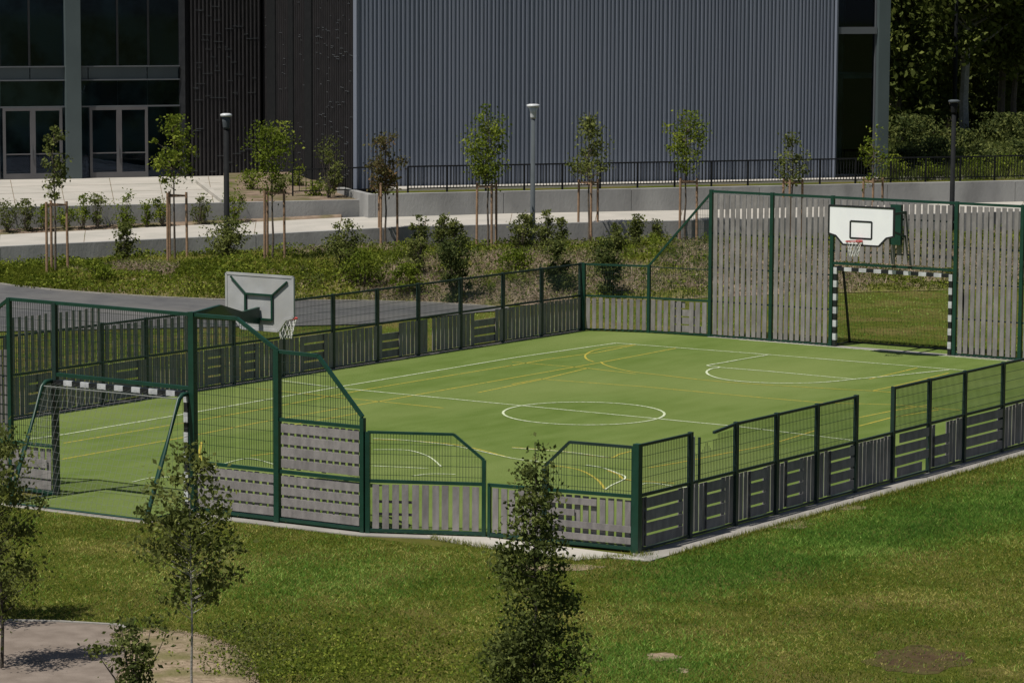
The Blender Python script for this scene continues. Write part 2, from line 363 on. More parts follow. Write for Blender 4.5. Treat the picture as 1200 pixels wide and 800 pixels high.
# ---- near side fence (its outside faces the camera, in its own shade)
nf = fence('side_fence', NS_A, 'long low fence of dark slats nearest the camera, one gap in its upper mesh', 'fence', ydir)
cols = [748, 810, 863.5, 911, 958.4, 1003.8, 1047.4, 1089.6, 1131, 1175.5]
NP = [onl(c, NS_A, NS_B) for c in cols]
step = np.linalg.norm(NP[-1]-NP[-2])
while np.linalg.norm(NP[-1]-cFR) > step*1.3 and len(NP) < 19: NP.append(NP[-1]+ydir*1.72)
NP.append(cFR)
def win(a, n, rows=(0, 1, 2, 3), N=10): return dict(missing=tuple(range(a, a+n)), hor=[(k, max(0, a/N-.07), min(1, (a+n)/N+.05)) for k in rows])
pf = [win(2, 6), win(4, 3), win(4, 3), win(3, 3), win(4, 5), dict(), dict(missing=tuple(range(10)), hor=[(0, .1, .8), (1, 0, 1), (2, .05, .95), (3, .15, 1)]),
      win(2, 3, (0, 1, 2)), dict(missing=tuple(range(9)), hor=ALLH), dict(), win(3, 2), dict(), win(5, 3), dict(), dict()]
for i, P in enumerate(NP):
    low = False
    post(nf, P, .04+(HL if not low else HM), .085 if i else .13, M['dark_paint'] if i else M['green_paint'])
    if i+1 < len(NP):
        Q = NP[i+1]
        k = pf[i] if i < len(pf) else {}
        n = 9 if np.linalg.norm(Q-P) < 2.6 else 12
        boards(nf, P, Q, .06, HM-.04, n=10, fill=.77, missing=k.get('missing', ()), hor=k.get('hor', ()), nrm=np.array(xd))
        rail(nf, Z(P, HM), Z(Q, HM), .05, .055, M['dark_paint']); rail(nf, Z(P, .04), Z(Q, .04), .05, .04, M['dark_paint'])
        if i == 5: continue
        if i == 1:
            P2 = P+(Q-P)*.5; rail(nf, Z(P2, HL-.07), Z(Q, HL), .05, .05, M['dark_paint'])
            wires(nf, P, Q, HM, HL-.02, cut=lambda t: HL-.10-.22*abs(math.sin(t*9))*(t < .5)-.1*(t < .6))
            P3 = P+ydir*.10; b = MB(); b.box(P3, ydir, .05, xd, .05, HM, HL-.06); b.build('post', M['galvanised'], nf)
            P3 = P+ydir*.32; b = MB(); b.box(P3, ydir, .04, xd, .04, HM, HL-.10); b.build('post', M['dark_paint'], nf)
            continue
        rail(nf, Z(P, HL), Z(Q, HL), .05, .05, M['dark_paint']); wires(nf, P, Q, HM, HL)

# ---- far side fence
ff = fence('side_fence', FS_A, 'long low green fence of dark slats on the far side beside the asphalt path', 'fence', fd)
cols = [680, 634, 589, 539.5, 490, 442, 390.5, 332, 274, 222, 172, 120, 66, 10, -48, -110, -175]
FP = [onl(c, FS_A, FS_B) for c in cols]
FP = [q for q in FP if (q-cNL)@(FS_A-FS_B) > .8*np.linalg.norm(FS_A-FS_B)]+[cNL]
pf = [dict(), dict(), win(2, 5, (0, 1, 2)), dict(missing=(7,)), win(5, 4, (0, 1, 2)), dict(), win(2, 4), win(6, 2), win(3, 3), dict(), win(2, 5), dict(), win(4, 2), dict(), dict(), dict()]
for i, P in enumerate(FP):
    post(ff, P, HL+.04, .085 if i else .12, M['dark_paint'])
    if i+1 < len(FP):
        Q = FP[i+1]; k = pf[i] if i < len(pf) else {}
        boards(ff, P, Q, .06, HM-.04, n=10, fill=.77, missing=k.get('missing', ()), hor=k.get('hor', ()), nrm=np.array(fn))
        for z, h in ((HM, .055), (.04, .04), (HL, .05)): rail(ff, Z(P, z), Z(Q, z), .05, h, M['dark_paint'])
        if 8 <= i <= 10: boards(ff, P, Q, HM+.03, HL-.03, n=6, fill=.42, missing=(6,) if i == 9 else (), nrm=np.array(fn))
        elif i >= 11: boards(ff, P, Q, HM+.03, HL+(.45 if i < 13 else 0), n=7, fill=.42, nrm=np.array(fn))
        wires(ff, P, Q, HM, HL)

# ---- far end wall (high, pale slats, goal and hoop)
fe = fence('end_wall', FE_A, 'high end wall of pale vertical slats in green frames, far end behind the white backboard', 'wall', ed)
HH = 4.28; GR = 2.40
fP = {c: onl(c, FE_A, FE_B) for c in (831, 902, 972.5, 1117, 1194)}
pL1 = at(760, 390); xP = fP[1194]+ed*1.9; xQ = xP+ed*1.9
en_in = -en                                         # towards the court
Gp = M['green_paint']
for c in (831, 902, 972.5, 1117, 1194): post(fe, fP[c], HH+.05, .10, Gp)
post(fe, xP, 2.2, .12, Gp); post(fe, xQ, HL+.04, .1, Gp); post(fe, pL1, HL+.04, .09, Gp); post(fe, FS_A+ed*.12, HL+.04, .09, Gp); post(fe, cFR-ed*.15, HL+.04, .09, Gp)
def rr(p, q, w=.055, h=.055, m_=None, par=fe): return rail(par, p, q, w, h, m_ or Gp)
rr(Z(fP[831], HH), Z(fP[1194], HH), .07, .07); rr(Z(fP[1194], HH), Z(xP, 2.15)); rr(Z(xP, HL), Z(xQ, HL)); rr(Z(xQ, HL), Z(cFR, HL))
for a, b in ((fP[831], fP[972.5]), (fP[1117], fP[1194]), (fP[1194], xP), (xP, xQ), (xQ, cFR)): rr(Z(a, .05), Z(b, .05), .05, .05)
rr(Z(fP[972.5], GR), Z(fP[1117], GR), .07, .07)
def backrails(par, a, b, zs, o, m_):
    for z in zs: rail(par, Z(a+o, z), Z(b+o, z), .04, .045, m_, name='back_rail')
for a, b in ((fP[831], fP[902]), (fP[902], fP[972.5]), (fP[1117], fP[1194])):
    boards(fe, a, b, .07, HH-.05, n=10, fill=.70, ends=.09, nrm=en_in, vside=.03); backrails(fe, a, b, (1.05, 2.05, 3.05), en*.02, M['dark_paint'])
boards(fe, fP[972.5], fP[1117], GR+.06, HH-.05, n=19, fill=.72, ends=.09, nrm=en_in, vside=.03); backrails(fe, fP[972.5], fP[1117], (2.75, 3.2, 3.75), en*.02, M['dark_paint'])
for q in (2.75, 3.05): 
    a_, b_ = fP[1117]-ed*1.1, fP[1117]; slat(fe, ((a_+b_)/2+en*.05+Z((0, 0), q)), ang(ed), 1.0, .025, .10)
boards(fe, fP[1194], xP, .07, 2.1, n=9, fill=.7, ends=.09, nrm=en_in, vside=.03)
boards(fe, xP, xQ, .07, HM-.04, n=9, fill=.7, nrm=en_in); boards(fe, xQ, cFR, .07, HM-.04, n=9, fill=.7, nrm=en_in)
wires(fe, fP[1194], xP, 2.1, lambda t: HH+(2.15-HH)*t); wires(fe, xP, xQ, HM, HL); wires(fe, xQ, cFR, HM, HL)
backrails(fe, fP[1194], xP, (1.05,), en*.02, Gp)
# low left part and the sloping frame
rr(Z(FS_A, HL), Z(pL1, HL)); rr(Z(FS_A, HM), Z(pL1, HM)); rr(Z(FS_A, .05), Z(pL1, .05)); rr(Z(pL1, HM), Z(fP[831], HM)); rr(Z(pL1, .05), Z(fP[831], .05))
rr(Z(pL1, HL+.02), Z(fP[831], HH-.04), .06, .06)
rail(fe, Z(pL1, HL-.02), Z(fP[831], HL-.02), .025, .025, M['dark_paint'])
boards(fe, FS_A+ed*.15, pL1, .07, HM-.04, n=10, fill=.6, ends=.03, nrm=en_in, vside=.03)
boards(fe, pL1, fP[831], .07, HM-.04, n=9, fill=.66, ends=.06, nrm=en_in, vside=.03, missing=(5,), hor=[(1, .35, .8), (2, .35, .8), (0, .35, .95), (3, .35, .6)], hside=-.02)
wires(fe, FS_A+ed*.1, pL1, HM, HL, th=.006); wires(fe, pL1, fP[831], HM, lambda t: HL+(HH-HL)*t, th=.006)

def striped(par, p, q, w, n, start, name):            # a goal bar with alternating black and white bands, as one part with sub-parts
    p = np.array(p, float); q = np.array(q, float)
    b = MB(); b.bar(p, q, w, w); o = b.build(name, M['black_paint'], par)
    for i in range(n):
        if (i+start) % 2: continue
        s = MB(); s.bar(p+(q-p)*(i/n), p+(q-p)*((i+1)/n), w+.006, w+.006); s.build('white_band', M['stripe_white'], o)
    return o
def goal(label, P, Q, d, out, zbar, depth, top_d, brace_out, white_net):
    g = empty('goal', P, label, 'goal', 'goals set in the two end walls')
    w = .10
    striped(g, Z(P+d*.05, 0), Z(P+d*.05, zbar+.045), w, 12 if not brace_out else 0, 1, 'goal_post'); striped(g, Z(Q-d*.05, 0), Z(Q-d*.05, zbar+.045), w, 12, 1, 'goal_post')
    striped(g, Z(P+d*.10, zbar), Z(Q-d*.10, zbar), w, 15, 1, 'crossbar')
    pm = M['black_paint'] if not brace_out else Gp
    for X in (P, Q):
        b = MB()
        pts = [Z(X+out*.02, zbar+.02), Z(X+out*(top_d*.7), zbar+.02), Z(X+out*top_d, zbar-.06), Z(X+out*(top_d+(depth-top_d)*.5), zbar*.5), Z(X+out*(depth*.97), .12), Z(X+out*depth, -.02)]
        b.tube(pts, .048 if brace_out else .04, 8); b.build('net_brace', pm, g, True)
    b = MB(); b.tube([Z(P, .03), Z(P+out*depth, .03), Z(Q+out*depth, .03), Z(Q, .03)], .022, 6); b.build('ground_bar', pm, g)
    b = MB(); b.tube([Z(P+out*top_d, zbar-.05), Z(Q+out*top_d, zbar-.05)], .012, 6); b.build('top_cord', M['net_grey'] if white_net else M['net_dark'], g)
    # net: top, back, two sides
    n = MB(); L_ = np.linalg.norm((Q-P)[:2]); cs = .125 if white_net else .10; th = .0036 if white_net else .0036
    def sag(s): return .03*math.sin(math.pi*s)
    nx = int(L_/cs)
    prof = [(0, zbar), (top_d, zbar-.05)]+[(top_d+(depth-top_d)*t, (zbar-.05)*(1-t)+.03*t) for t in np.linspace(0, 1, 8)[1:]]
    for i in range(nx+1):
        x = P+d*L_*i/nx
        pts = [Z(x+out*(a+ (sag((i % 7)/7) if 0 < k < len(prof)-1 else 0)), z) for k, (a, z) in enumerate(prof)]
        for a_, b_ in zip(pts[:-1], pts[1:]): n.bar(a_, b_, th)
    length = zbar/cs
    for k in range(int(length)+1):
        t = k/length; a = top_d+(depth-top_d)*t; z = (zbar-.05)*(1-t)+.03*t
        pts = [Z(P+d*L_*s+out*(a+.02*math.sin(s*9+k)), z-.03*math.sin(math.pi*((s*5) % 1))) for s in np.linspace(0, 1, 16)]
        for a_, b_ in zip(pts[:-1], pts[1:]): n.bar(a_, b_, th)
        for X in (P, Q): n.bar(Z(X, z), Z(X+out*a, z), th)
    for X in (P, Q):
        for s in np.linspace(.15, .9, 7):
            zt = zbar-.02 if s*depth < top_d else (zbar-.05)*(1-(s*depth-top_d)/(depth-top_d))
            n.bar(Z(X+out*s*depth, .03), Z(X+out*s*depth, max(zt, .1)), th)
    n.build('net', M['net_grey'] if white_net else M['net_dark'], g)
    return g
goal('striped goal with dark net in the far wall under the white backboard', onl(975.5, FE_A, FE_B), onl(1114, FE_A, FE_B), ed, en, GR-.16, 1.05, .55, False, False)

# ---- near end wall
ne = fence('end_wall', NE_A, 'high end wall of green mesh and grey slats nearest the camera, around the left goal', 'wall', nd)
NH = 3.95
nP = {c: onl(c, NE_A, NE_B) for c in (-60, 12, 65, 226, 325, 425)}
post(ne, nP[12], NH+.03, .09, Gp); post(ne, nP[65], NH, .10, M['dark_paint']); post(ne, nP[226], NH+.03, .125, Gp); post(ne, nP[325], 3.36, .12, Gp); post(ne, nP[425], 2.2, .09, Gp); post(ne, nP[-60], 2.9, .12, Gp)
sl = onl(278, NE_A, NE_B); s2 = onl(373, NE_A, NE_B)
rn = lambda p, q, w=.065, h=.065: rail(ne, p, q, w, h, Gp)
rn(Z(nP[12], NH), Z(sl, NH-.03)); rn(Z(sl, NH-.03), Z(nP[325], 3.36)); rn(Z(nP[325], 3.34), Z(s2, 3.32)); rn(Z(s2, 3.32), Z(nP[425], 2.22)); rn(Z(nP[-60], 2.85), Z(nP[12], NH))
rn(Z(nP[65], 2.49), Z(nP[226], 2.46), .08, .07)
for a, b in (('226', '325'), ('325', '425')): 
    rn(Z(nP[int(a)], HM-.05), Z(nP[int(b)], HM-.05)); rn(Z(nP[int(a)], .06), Z(nP[int(b)], .06), .07, .06)
rn(Z(nP[325], 2.02), Z(nP[425], 2.02)); rn(Z(nP[-60], HM-.05), Z(nP[65], HM-.05)); rn(Z(nP[-60], .05), Z(nP[65], .05))
wires(ne, nP[12], nP[65], HM, NH); wires(ne, nP[65], nP[226], 2.5, NH); wires(ne, nP[226], sl, HM, NH-.03); wires(ne, sl, nP[325], HM, lambda t: NH-.03+(3.36-NH+.03)*t)
wires(ne, nP[325], s2, 2.02, 3.32); wires(ne, s2, nP[425], 2.02, lambda t: 3.32+(2.22-3.32)*t); wires(ne, nP[-60], nP[12], HM, lambda t: 2.85+(NH-2.85)*t)
HB = lambda: [(k, 0, 1) for k in range(4)]
for (a, b, z0, z1, n) in ((226, 325, .09, HM-.1, 11), (325, 425, .09, HM-.1, 12), (325, 425, HM, 1.97, 12)):
    boards(ne, nP[a]+nd*.08, nP[b]-nd*.05, z0, z1, n=n, fill=.62, hor=HB(), nrm=nn, vside=-.012, hside=.014, hfill=.72)
boards(ne, nP[12], nP[65]-nd*.1, .08, HM-.1, n=6, fill=.66, hor=[(0, 0, 1), (2, 0, .9), (1, .2, 1)], nrm=nn); boards(ne, nP[-60], nP[12], .08, HM-.1, n=8, fill=.66, hor=HB(), nrm=nn)
boards(ne, nP[-60]+nd*.3, nP[12], HM, 2.9, n=8, fill=.7, nrm=nn)
eL = cNL+nd*.12; nseg = max(1, int(round(np.linalg.norm((nP[-60]-eL)[:2])/2.0)))
for k in range(nseg):
    a_, b_ = nP[-60]+(eL-nP[-60])*k/nseg, nP[-60]+(eL-nP[-60])*(k+1)/nseg
    post(ne, b_, HL+.04, .09, Gp); rn(Z(a_, HL), Z(b_, HL), .05, .05); rn(Z(a_, HM-.05), Z(b_, HM-.05), .05, .05); rn(Z(a_, .05), Z(b_, .05), .05, .05)
    boards(ne, b_, a_, .08, HM-.1, n=9, fill=.66, nrm=nn); wires(ne, b_, a_, HM, HL)
# tall slats remaining behind the upper mesh
goal('striped black and white goal with white net in the near end wall at the left', onl(62, NE_A, NE_B), onl(221.5, NE_A, NE_B), nd, nn, 2.33, 1.38, .32, True, True)

# ---- low panels at the near corner
def lowpanel(label, P, Q, ztop, cham, bd, cham_side, ptop=None):
    d = (Q-P)/np.linalg.norm(Q-P); nr = np.array([d[1], -d[0], 0]); e = fence('low_panel', P, label, 'fence panel', d); e['group'] = 'low entrance panels between the end wall and the near corner'
    return e, d, nr
P430, P567, P572, P637 = at(431, 623.5), at(567, 628), at(573.5, 628.8), onl(640, at(573.5, 628.8), NS_A)
cNRin = NS_A-xd*.1
e, d, nr = lowpanel('low panel of spaced vertical boards, its upper mesh cut off at the right', P430, P567, HL, 0, 0, 0)
zt = zat(P430, 506); zs = zat(P567, 539); ch = P430+(P567-P430)*.74
post(e, P430, zt, .085, Gp); post(e, P567, zs, .075, Gp)
rail(e, Z(P430, zt), Z(ch, zt), .05, .05, Gp); rail(e, Z(ch, zt), Z(P567, zs), .05, .05, Gp); zm = HM-.05
rail(e, Z(P430, zm), Z(P567, zm), .06, .06, Gp); rail(e, Z(P430, .05), Z(P567, .05), .06, .06, Gp)
boards(e, P430, P567, .08, zm-.04, n=11, fill=.66, ends=.06, nrm=nr, vside=.02)
for k in (1, 2): slat(e, ((P430+(P567-P430)*.25)+Z((0, 0), .12+.24*k)-nr*.04), ang(d), .8, .02, .05)
wires(e, P430, ch, zm, zt); wires(e, ch, P567, zm, lambda t: zt+(zs-zt)*t)
e, d, nr = lowpanel('low panel beside the corner post, its upper mesh cut off at the left', P572, cNRin, HL, 0, 0, 0)
zs = zat(P637, 545); zt = zat(cNRin, 524); ch = onl(668, P572, cNRin)
post(e, P572, zm+.03, .06, Gp); post(e, P637, zs, .10, M['dark_paint']); post(e, cNRin, zt+.02, .09, Gp)
rail(e, Z(P572, zm), Z(cNRin, zm+.03), .06, .06, Gp); rail(e, Z(P572, .05), Z(cNRin, .05), .06, .06, Gp)
rail(e, Z(P637, zs), Z(ch, zt), .05, .05, M['dark_paint']); rail(e, Z(ch, zt), Z(cNRin, zt), .05, .05, M['dark_paint'])
wires(e, P637, ch, zm, lambda t: zs+(zt-zs)*t); wires(e, ch, cNRin, zm, zt)
boards(e, P572, P637, .08, zm-.04, n=6, fill=.68, ends=.05, nrm=nr, vside=.02)
boards(e, P637, cNRin, .08, zm-.04, n=10, fill=.66, ends=.05, nrm=nr, vside=-.02, hor=[(0, 0, 1), (3, 0, .6), (2, 0, .35), (1, .0, 1)], hside=.03, hfill=.55)

# ---- hoops
def hoop(label, base, bc, d, face, bw, zb, ztop, ext, near):
    # base: where the arms leave the wall; bc: centre of the board in plan; d: along the board; face: playing side
    h = empty('basketball_hoop', Z(base, 0), label, 'basketball hoop', 'basketball hoops on the end walls')
    c = .22*bw/1.8; hh_ = ztop-zb
    def P(u, v): q = bc+d*(u*bw/2); return Z(q, zb+v*hh_)
    out = [(-1, 1), (1, 1), (1, .27), (.78, .22), (.55, 0), (-.55, 0), (-.78, .22), (-1, .27)]
    b = MB(); th = .03; n = len(out)
    v = [P(u, w)+face*th/2 for u, w in out]+[P(u, w)-face*th/2 for u, w in out]
    b.add(v, [tuple(range(n)), tuple(range(2*n-1, n-1, -1))]+[((i+1) % n, i, n+i, n+(i+1) % n) for i in range(n)])
    board = b.build('backboard', M['board_white'] if not near else M['galvanised'], h)
    b = MB()
    for i in range(n):
        a_, b_ = P(*out[i]), P(*out[(i+1) % n]); b.bar(a_, b_, .05, .05, 0, upv=face)
    b.build('board_edge', M['black_paint'] if not near else M['galvanised'], board)
    b = MB(); fr = [(-.33, .18), (.33, .18), (.33, .62), (-.33, .62)]; o_ = face*(th/2+.004)
    for i in range(4): b.bar(P(*fr[i])+o_, P(*fr[(i+1) % 4])+o_, .05, .006, 0, upv=face)
    if near:
        f2 = [(-.4, .2), (.4, .2), (.4, .65), (-.4, .65)]; o2 = -face*.04
        s = MB()
        for i in range(4): s.bar(P(*f2[i])+o2, P(*f2[(i+1) % 4])+o2, .045, .04)
        s.bar(P(-.4, .65)+o2, P(-.85, .95)+o2, .035, .03); s.bar(P(.4, .65)+o2, P(.85, .92)+o2, .035, .03)
        s.build('back_frame', Gp, h)
    b.build('target_square', M['black_paint'], board)
    # rim, bracket, net
    zr = zb+.13*hh_; rc = bc+face*(ext); R = .23
    b = MB(); b.tube([Z(rc[:2]+R*np.array([math.cos(t), math.sin(t)]), zr) for t in np.linspace(0, 2*math.pi, 25)], .014 if not near else .018, 6, cap=False); rim = b.build('rim', M['red_paint'], h, True)
    b = MB(); b.bar(Z(bc+face*.02, zr-.03), Z(rc-face*R, zr-.01), .12, .07); b.bar(Z(bc+face*.02, zr-.16), Z(rc-face*R, zr-.03), .05, .04); b.build('rim_bracket', M['red_paint'], h)
    b = MB(); n = 12; H = .42
    def rad(t): return R*(1-.5*t**.7)
    for k in range(n):
        for s in (-1, 1):
            pts = [Z(rc[:2]+rad(t)*np.array([math.cos(2*math.pi*(k+s*t*2.0)/n), math.sin(2*math.pi*(k+s*t*2.0)/n)]), zr-H*t) for t in np.linspace(0, 1, 6)]
            for a_, b_ in zip(pts[:-1], pts[1:]): b.bar(a_, b_, .010 if near else .009)
    b.build('hoop_net', M['net_white'], h)
    # arms back to the wall
    b = MB(); zm_ = zb+hh_*.5
    if near:
        pl = [Z(base, 3.97), Z(base, 3.84), Z(bc-face*.75, 3.62), Z(bc-face*.05, zb+.12), Z(bc-face*.05, zb+hh_*.42), Z(bc-face*.6, 3.80), Z(base+face*.9, 4.04)]
        n_ = len(pl); side = d*.035
        b.add([q+side for q in pl]+[q-side for q in pl], [tuple(range(n_)), tuple(range(2*n_-1, n_-1, -1))]+[((i+1) % n_, i, n_+i, n_+(i+1) % n_) for i in range(n_)])
    else:
        for s in (-.25, .25):
            b.bar(Z(base+d*s, zb+hh_*.75), Z(bc-face*.02+d*s, zb+hh_*.75), .06, .08); b.bar(Z(base+d*s, zb+hh_*.1), Z(bc-face*.02+d*s, zb+hh_*.6), .05, .06)
    b.build('arm', Gp, h)
    if not near: b = MB(); b.box(base+face*.12, d, .34, face, .14, zb-.12, ztop-.05); b.build('mounting_plate', Gp, h) if not near else None
    return h
eB = 2.1
base = onl(1045, FE_A, FE_B); bc0 = base+en_in*eB
bc0 = onl(1006, bc0, bc0+ed)
zb = zat(bc0, 287.5); zt_ = zat(bc0, 242.5)
base = Z(onl(1049, FE_A, FE_B), 0)
hoop('white backboard with black edge and hoop on the far end wall', base, bc0, ed, en_in, 2.0, zb, zt_, .42, False)
bn = nP[226]; bcn = onl(305, bn-nn*2.5, bn-nn*2.5+nd); 
zb2 = zat(bcn, 386); zt2 = zat(bcn, 322.5)
hoop('grey backboard seen from behind, with green arm, red rim and white net', bn+nd*.0, bcn, nd, -nn, 1.68, zb2, zt2, .9, True)

# ------------------------------------------------------------------ asphalt path and bank behind the court
path_far = [(-500, 318, .5), (-200, 328, .42), (0, 333, .35), (30, 337.5, .33), (100, 343.5, .26), (170, 348, .18), (250, 351.5, .1), (330, 352.5, .04), (420, 353, 0), (500, 355, 0), (560, 358.5, 0), (600, 362, 0)]
path_near = [(-500, 400, 0), (-200, 395, 0), (0, 388, 0), (100, 386, 0), (200, 384, 0), (300, 382, 0), (390, 381.5, 0), (450, 378, 0), (520, 370, 0), (570, 364.5, 0), (600, 362.5, 0)]
v = [at(x, y, z) for x, y, z in path_far]+[at(x, y, z) for x, y, z in path_near[::-1]]
def strip(name, A, B, material, kind='structure', nsub=1):
    vv = []; f = []; n = len(A)
    for j in range(nsub+1):
        t = j/nsub
        for a, b in zip(A, B): vv.append(tuple(np.array(a)*(1-t)+np.array(b)*t))
    for j in range(nsub):
        for i in range(n-1): f.append((j*n+i, j*n+i+1, (j+1)*n+i+1, (j+1)*n+i))
    me = bpy.data.meshes.new(name); me.from_pydata(vv, [], f); return tag(link(name, me, material), kind=kind)
xs = [-500, -200, 0, 60, 120, 180, 250, 330, 420, 500, 560, 600]
ip = lambda pts, x, k: float(np.interp(x, [p[0] for p in pts], [p[k] for p in pts]))
strip('asphalt_path', [at(x, ip(path_near, x, 1), .004) for x in xs], [at(x, ip(path_far, x, 1), ip(path_far, x, 2)+.004) for x in xs], M['asphalt'])
kb = MB()
for a, b in zip(xs[:-1], xs[1:]):
    kb.bar(at(a, ip(path_far, a, 1), ip(path_far, a, 2)), at(b, ip(path_far, b, 1), ip(path_far, b, 2)), .1, .09)
kb.build('path_edging', M['concrete'])['kind'] = 'structure'
# wall one (front retaining wall): rows of its top and base
w1top = [(-600, 312), (-300, 301), (0, 289), (150, 282), (300, 275), (440, 267.5), (600, 262.5), (830, 258), (1300, 245), (1900, 225)]
w1base = [(-600, 330), (-300, 322), (0, 311), (150, 304), (300, 297), (440, 291), (600, 288), (830, 283), (1300, 272), (1900, 255)]
D1 = 112.0
xs2 = list(range(-600, 1901, 50))
def rows(tab, x): return float(np.interp(x, [p[0] for p in tab], [p[1] for p in tab]))
topf = [onp(x, rows(w1top, x), D1) for x in xs2]
def wallbuild(name, front_top, thick, zb_, material, label):
    e = empty(name, front_top[len(front_top)//2], label, 'wall')
    for k in range(0, len(front_top)-1, 3):
        seg = [p.copy() for p in front_top[k:k+4]]; n = len(seg)
        if n < 2: continue
        d0 = (seg[1]-seg[0])/np.linalg.norm(seg[1]-seg[0]); seg[0] += d0*.012; seg[-1] -= d0*.012
        b = MB(); back = [p+V*thick for p in seg]
        vv = [tuple(p) for p in seg]+[tuple(p) for p in back]+[(p[0], p[1], p[2]-zb_) for p in seg]+[(p[0], p[1], p[2]-zb_) for p in back]
        f = []
        for i in range(n-1): f += [(i, i+1, n+i+1, n+i), (2*n+i, 2*n+i+1, i+1, i), (n+i, n+i+1, 3*n+i+1, 3*n+i)]
        f += [(0, n, 3*n, 2*n), (n-1, 3*n-1, 4*n-1, 2*n-1)]
        b.add(vv, f); b.build('wall_panel', material, e)
    return e
wallbuild('retaining_wall', topf, .25, 2.0, M['wall_concrete'], 'low grey concrete retaining wall between the planted bank and the pale footpath')
fp_far = [(-600, 296), (-300, 286), (0, 275), (100, 270), (300, 260), (420, 254), (600, 250), (830, 243.5), (1300, 232), (1900, 215)]
near_e = [p+V*.25-np.array([0, 0, .02]) for p in topf]
D2 = 117.2
def zpath(x): return onp(x, rows(w1top, x), D1)[2]-.02
far_e = []
for x in xs2:
    q = at(x, rows(fp_far, x), zpath(x)); 
    far_e.append(q)
strip('footpath', near_e, far_e, M['path_concrete'])
def joint(p, q):
    b = MB(); b.bar(p+np.array([0, 0, .003]), q+np.array([0, 0, .003]), .022, .004); b.build('expansion_joint', M['soil'])['kind'] = 'structure'
for i in range(8, 38, 2): joint(near_e[i], far_e[i])
# bank: edge of path -> crest -> wall base
crest = [(-600, 345), (-300, 335), (0, 322), (150, 314), (300, 306), (440, 302), (600, 299), (830, 293), (1300, 282), (1900, 270)]
foot = lambda x: at(x, ip(path_far, x, 1), ip(path_far, x, 2)-.01) if x <= 560 else at(x, float(np.interp(x, [560, 640, 760, 900, 1300, 1900], [358.5, 357, 352, 345, 335, 320])), -.01)
xb = list(range(-600, 1901, 20))
grid = []
for x in xb:
    f0 = foot(x); wb = onp(x, rows(w1base, x), D1-.02); cr = onp(x, rows(crest, x), D1-5.2 if x > 200 else D1-3.0)
    if x < 0: f0 = at(x, ip(path_far, x, 1), ip(path_far, x, 2)-.01)
    col = []
    for t in np.linspace(0, 1, 9): q = f0+(cr-f0)*t; q[2] += .10*math.sin(math.pi*t); col.append(q)
    for t in np.linspace(0, 1, 6)[1:]: col.append(cr+(wb-cr)*t)
    col.append(wb+V*.1-np.array([0, 0, .05]))
    grid.append(col)
G = np.array(grid); nx_, ny_ = G.shape[:2]
noise_amp = rng.normal(0, .05, (nx_, ny_)); noise_amp[:, 0] = 0; noise_amp[:, -2:] = 0; G[:, :, 2] += noise_amp
idx = np.arange(nx_*ny_).reshape(nx_, ny_)
fc = np.stack([idx[:-1, :-1], idx[1:, :-1], idx[1:, 1:], idx[:-1, 1:]], -1).reshape(-1, 4)
me = npmesh('bank', G.reshape(-1, 3), fc); tag(link('bank', me, M['bank']), kind='structure')
def bankpt(x, t):                                    # t 0 path edge .. 1 wall base
    i = np.interp(x, xb, range(len(xb))); i0 = int(i); j = t*(ny_-2); j0 = int(j); i1 = min(i0+1, nx_-1); j1 = min(j0+1, ny_-1); a = i-i0; b = j-j0
    return (G[i0, j0]*(1-a)+G[i1, j0]*a)*(1-b)+(G[i0, j1]*(1-a)+G[i1, j1]*a)*b
def bank_at(x, y):                                   # bank point seen at image position
    best = None
    for t in np.linspace(0, 1, 60):
        p = bankpt(x, t); e_ = abs(row(p)-y)
        if best is None or e_ < best[0]: best = (e_, p)
    return best[1]
# wall two with its planting ledge
w2top = lambda x: onp(x, row(np.array([*(onp(x, 230, D2)[:2]), 2.41])), D2)
xs3 = [x for x in range(440, 1901, 50)]
wallbuild('retaining_wall', [w2top(x) for x in xs3], .3, 1.6, M['wall_concrete'], 'tall grey concrete retaining wall under the dark railing in front of the building')
b = MB(); c0 = w2top(440); b.prism([c0, c0+V*.02+U*.0, c0+V*4-U*.0, c0+V*4-U*.28, c0-U*.28+V*0][::1], .9, 2.405)
b.prism([c0-U*.0, c0+V*.3, c0+V*.3-U*2.2, c0-U*2.2], .9, 1.4) if False else None
tag(b.build('retaining_wall', M['wall_concrete']), 'short return wall at the left end of the tall retaining wall', 'wall')
# upper terrace ground behind wall two
def up(x, D, z): q = onp(x, 200, D); return np.array([q[0], q[1], z])
sheet('upper_ground', [up(440, D2+.28, 2.36), up(1900, D2+.28, 2.36), up(1900, 300, 2.36), up(440, 300, 2.36)], 2.36, M['lawn'])
b = MB(); b.prism([up(440, D2+2.1, 0), up(1900, D2+2.1, 0), up(1900, D2+3.6, 0), up(440, D2+3.6, 0)], 2.3, 2.44); tag(b.build('ledge', M['path_concrete']), kind='structure')
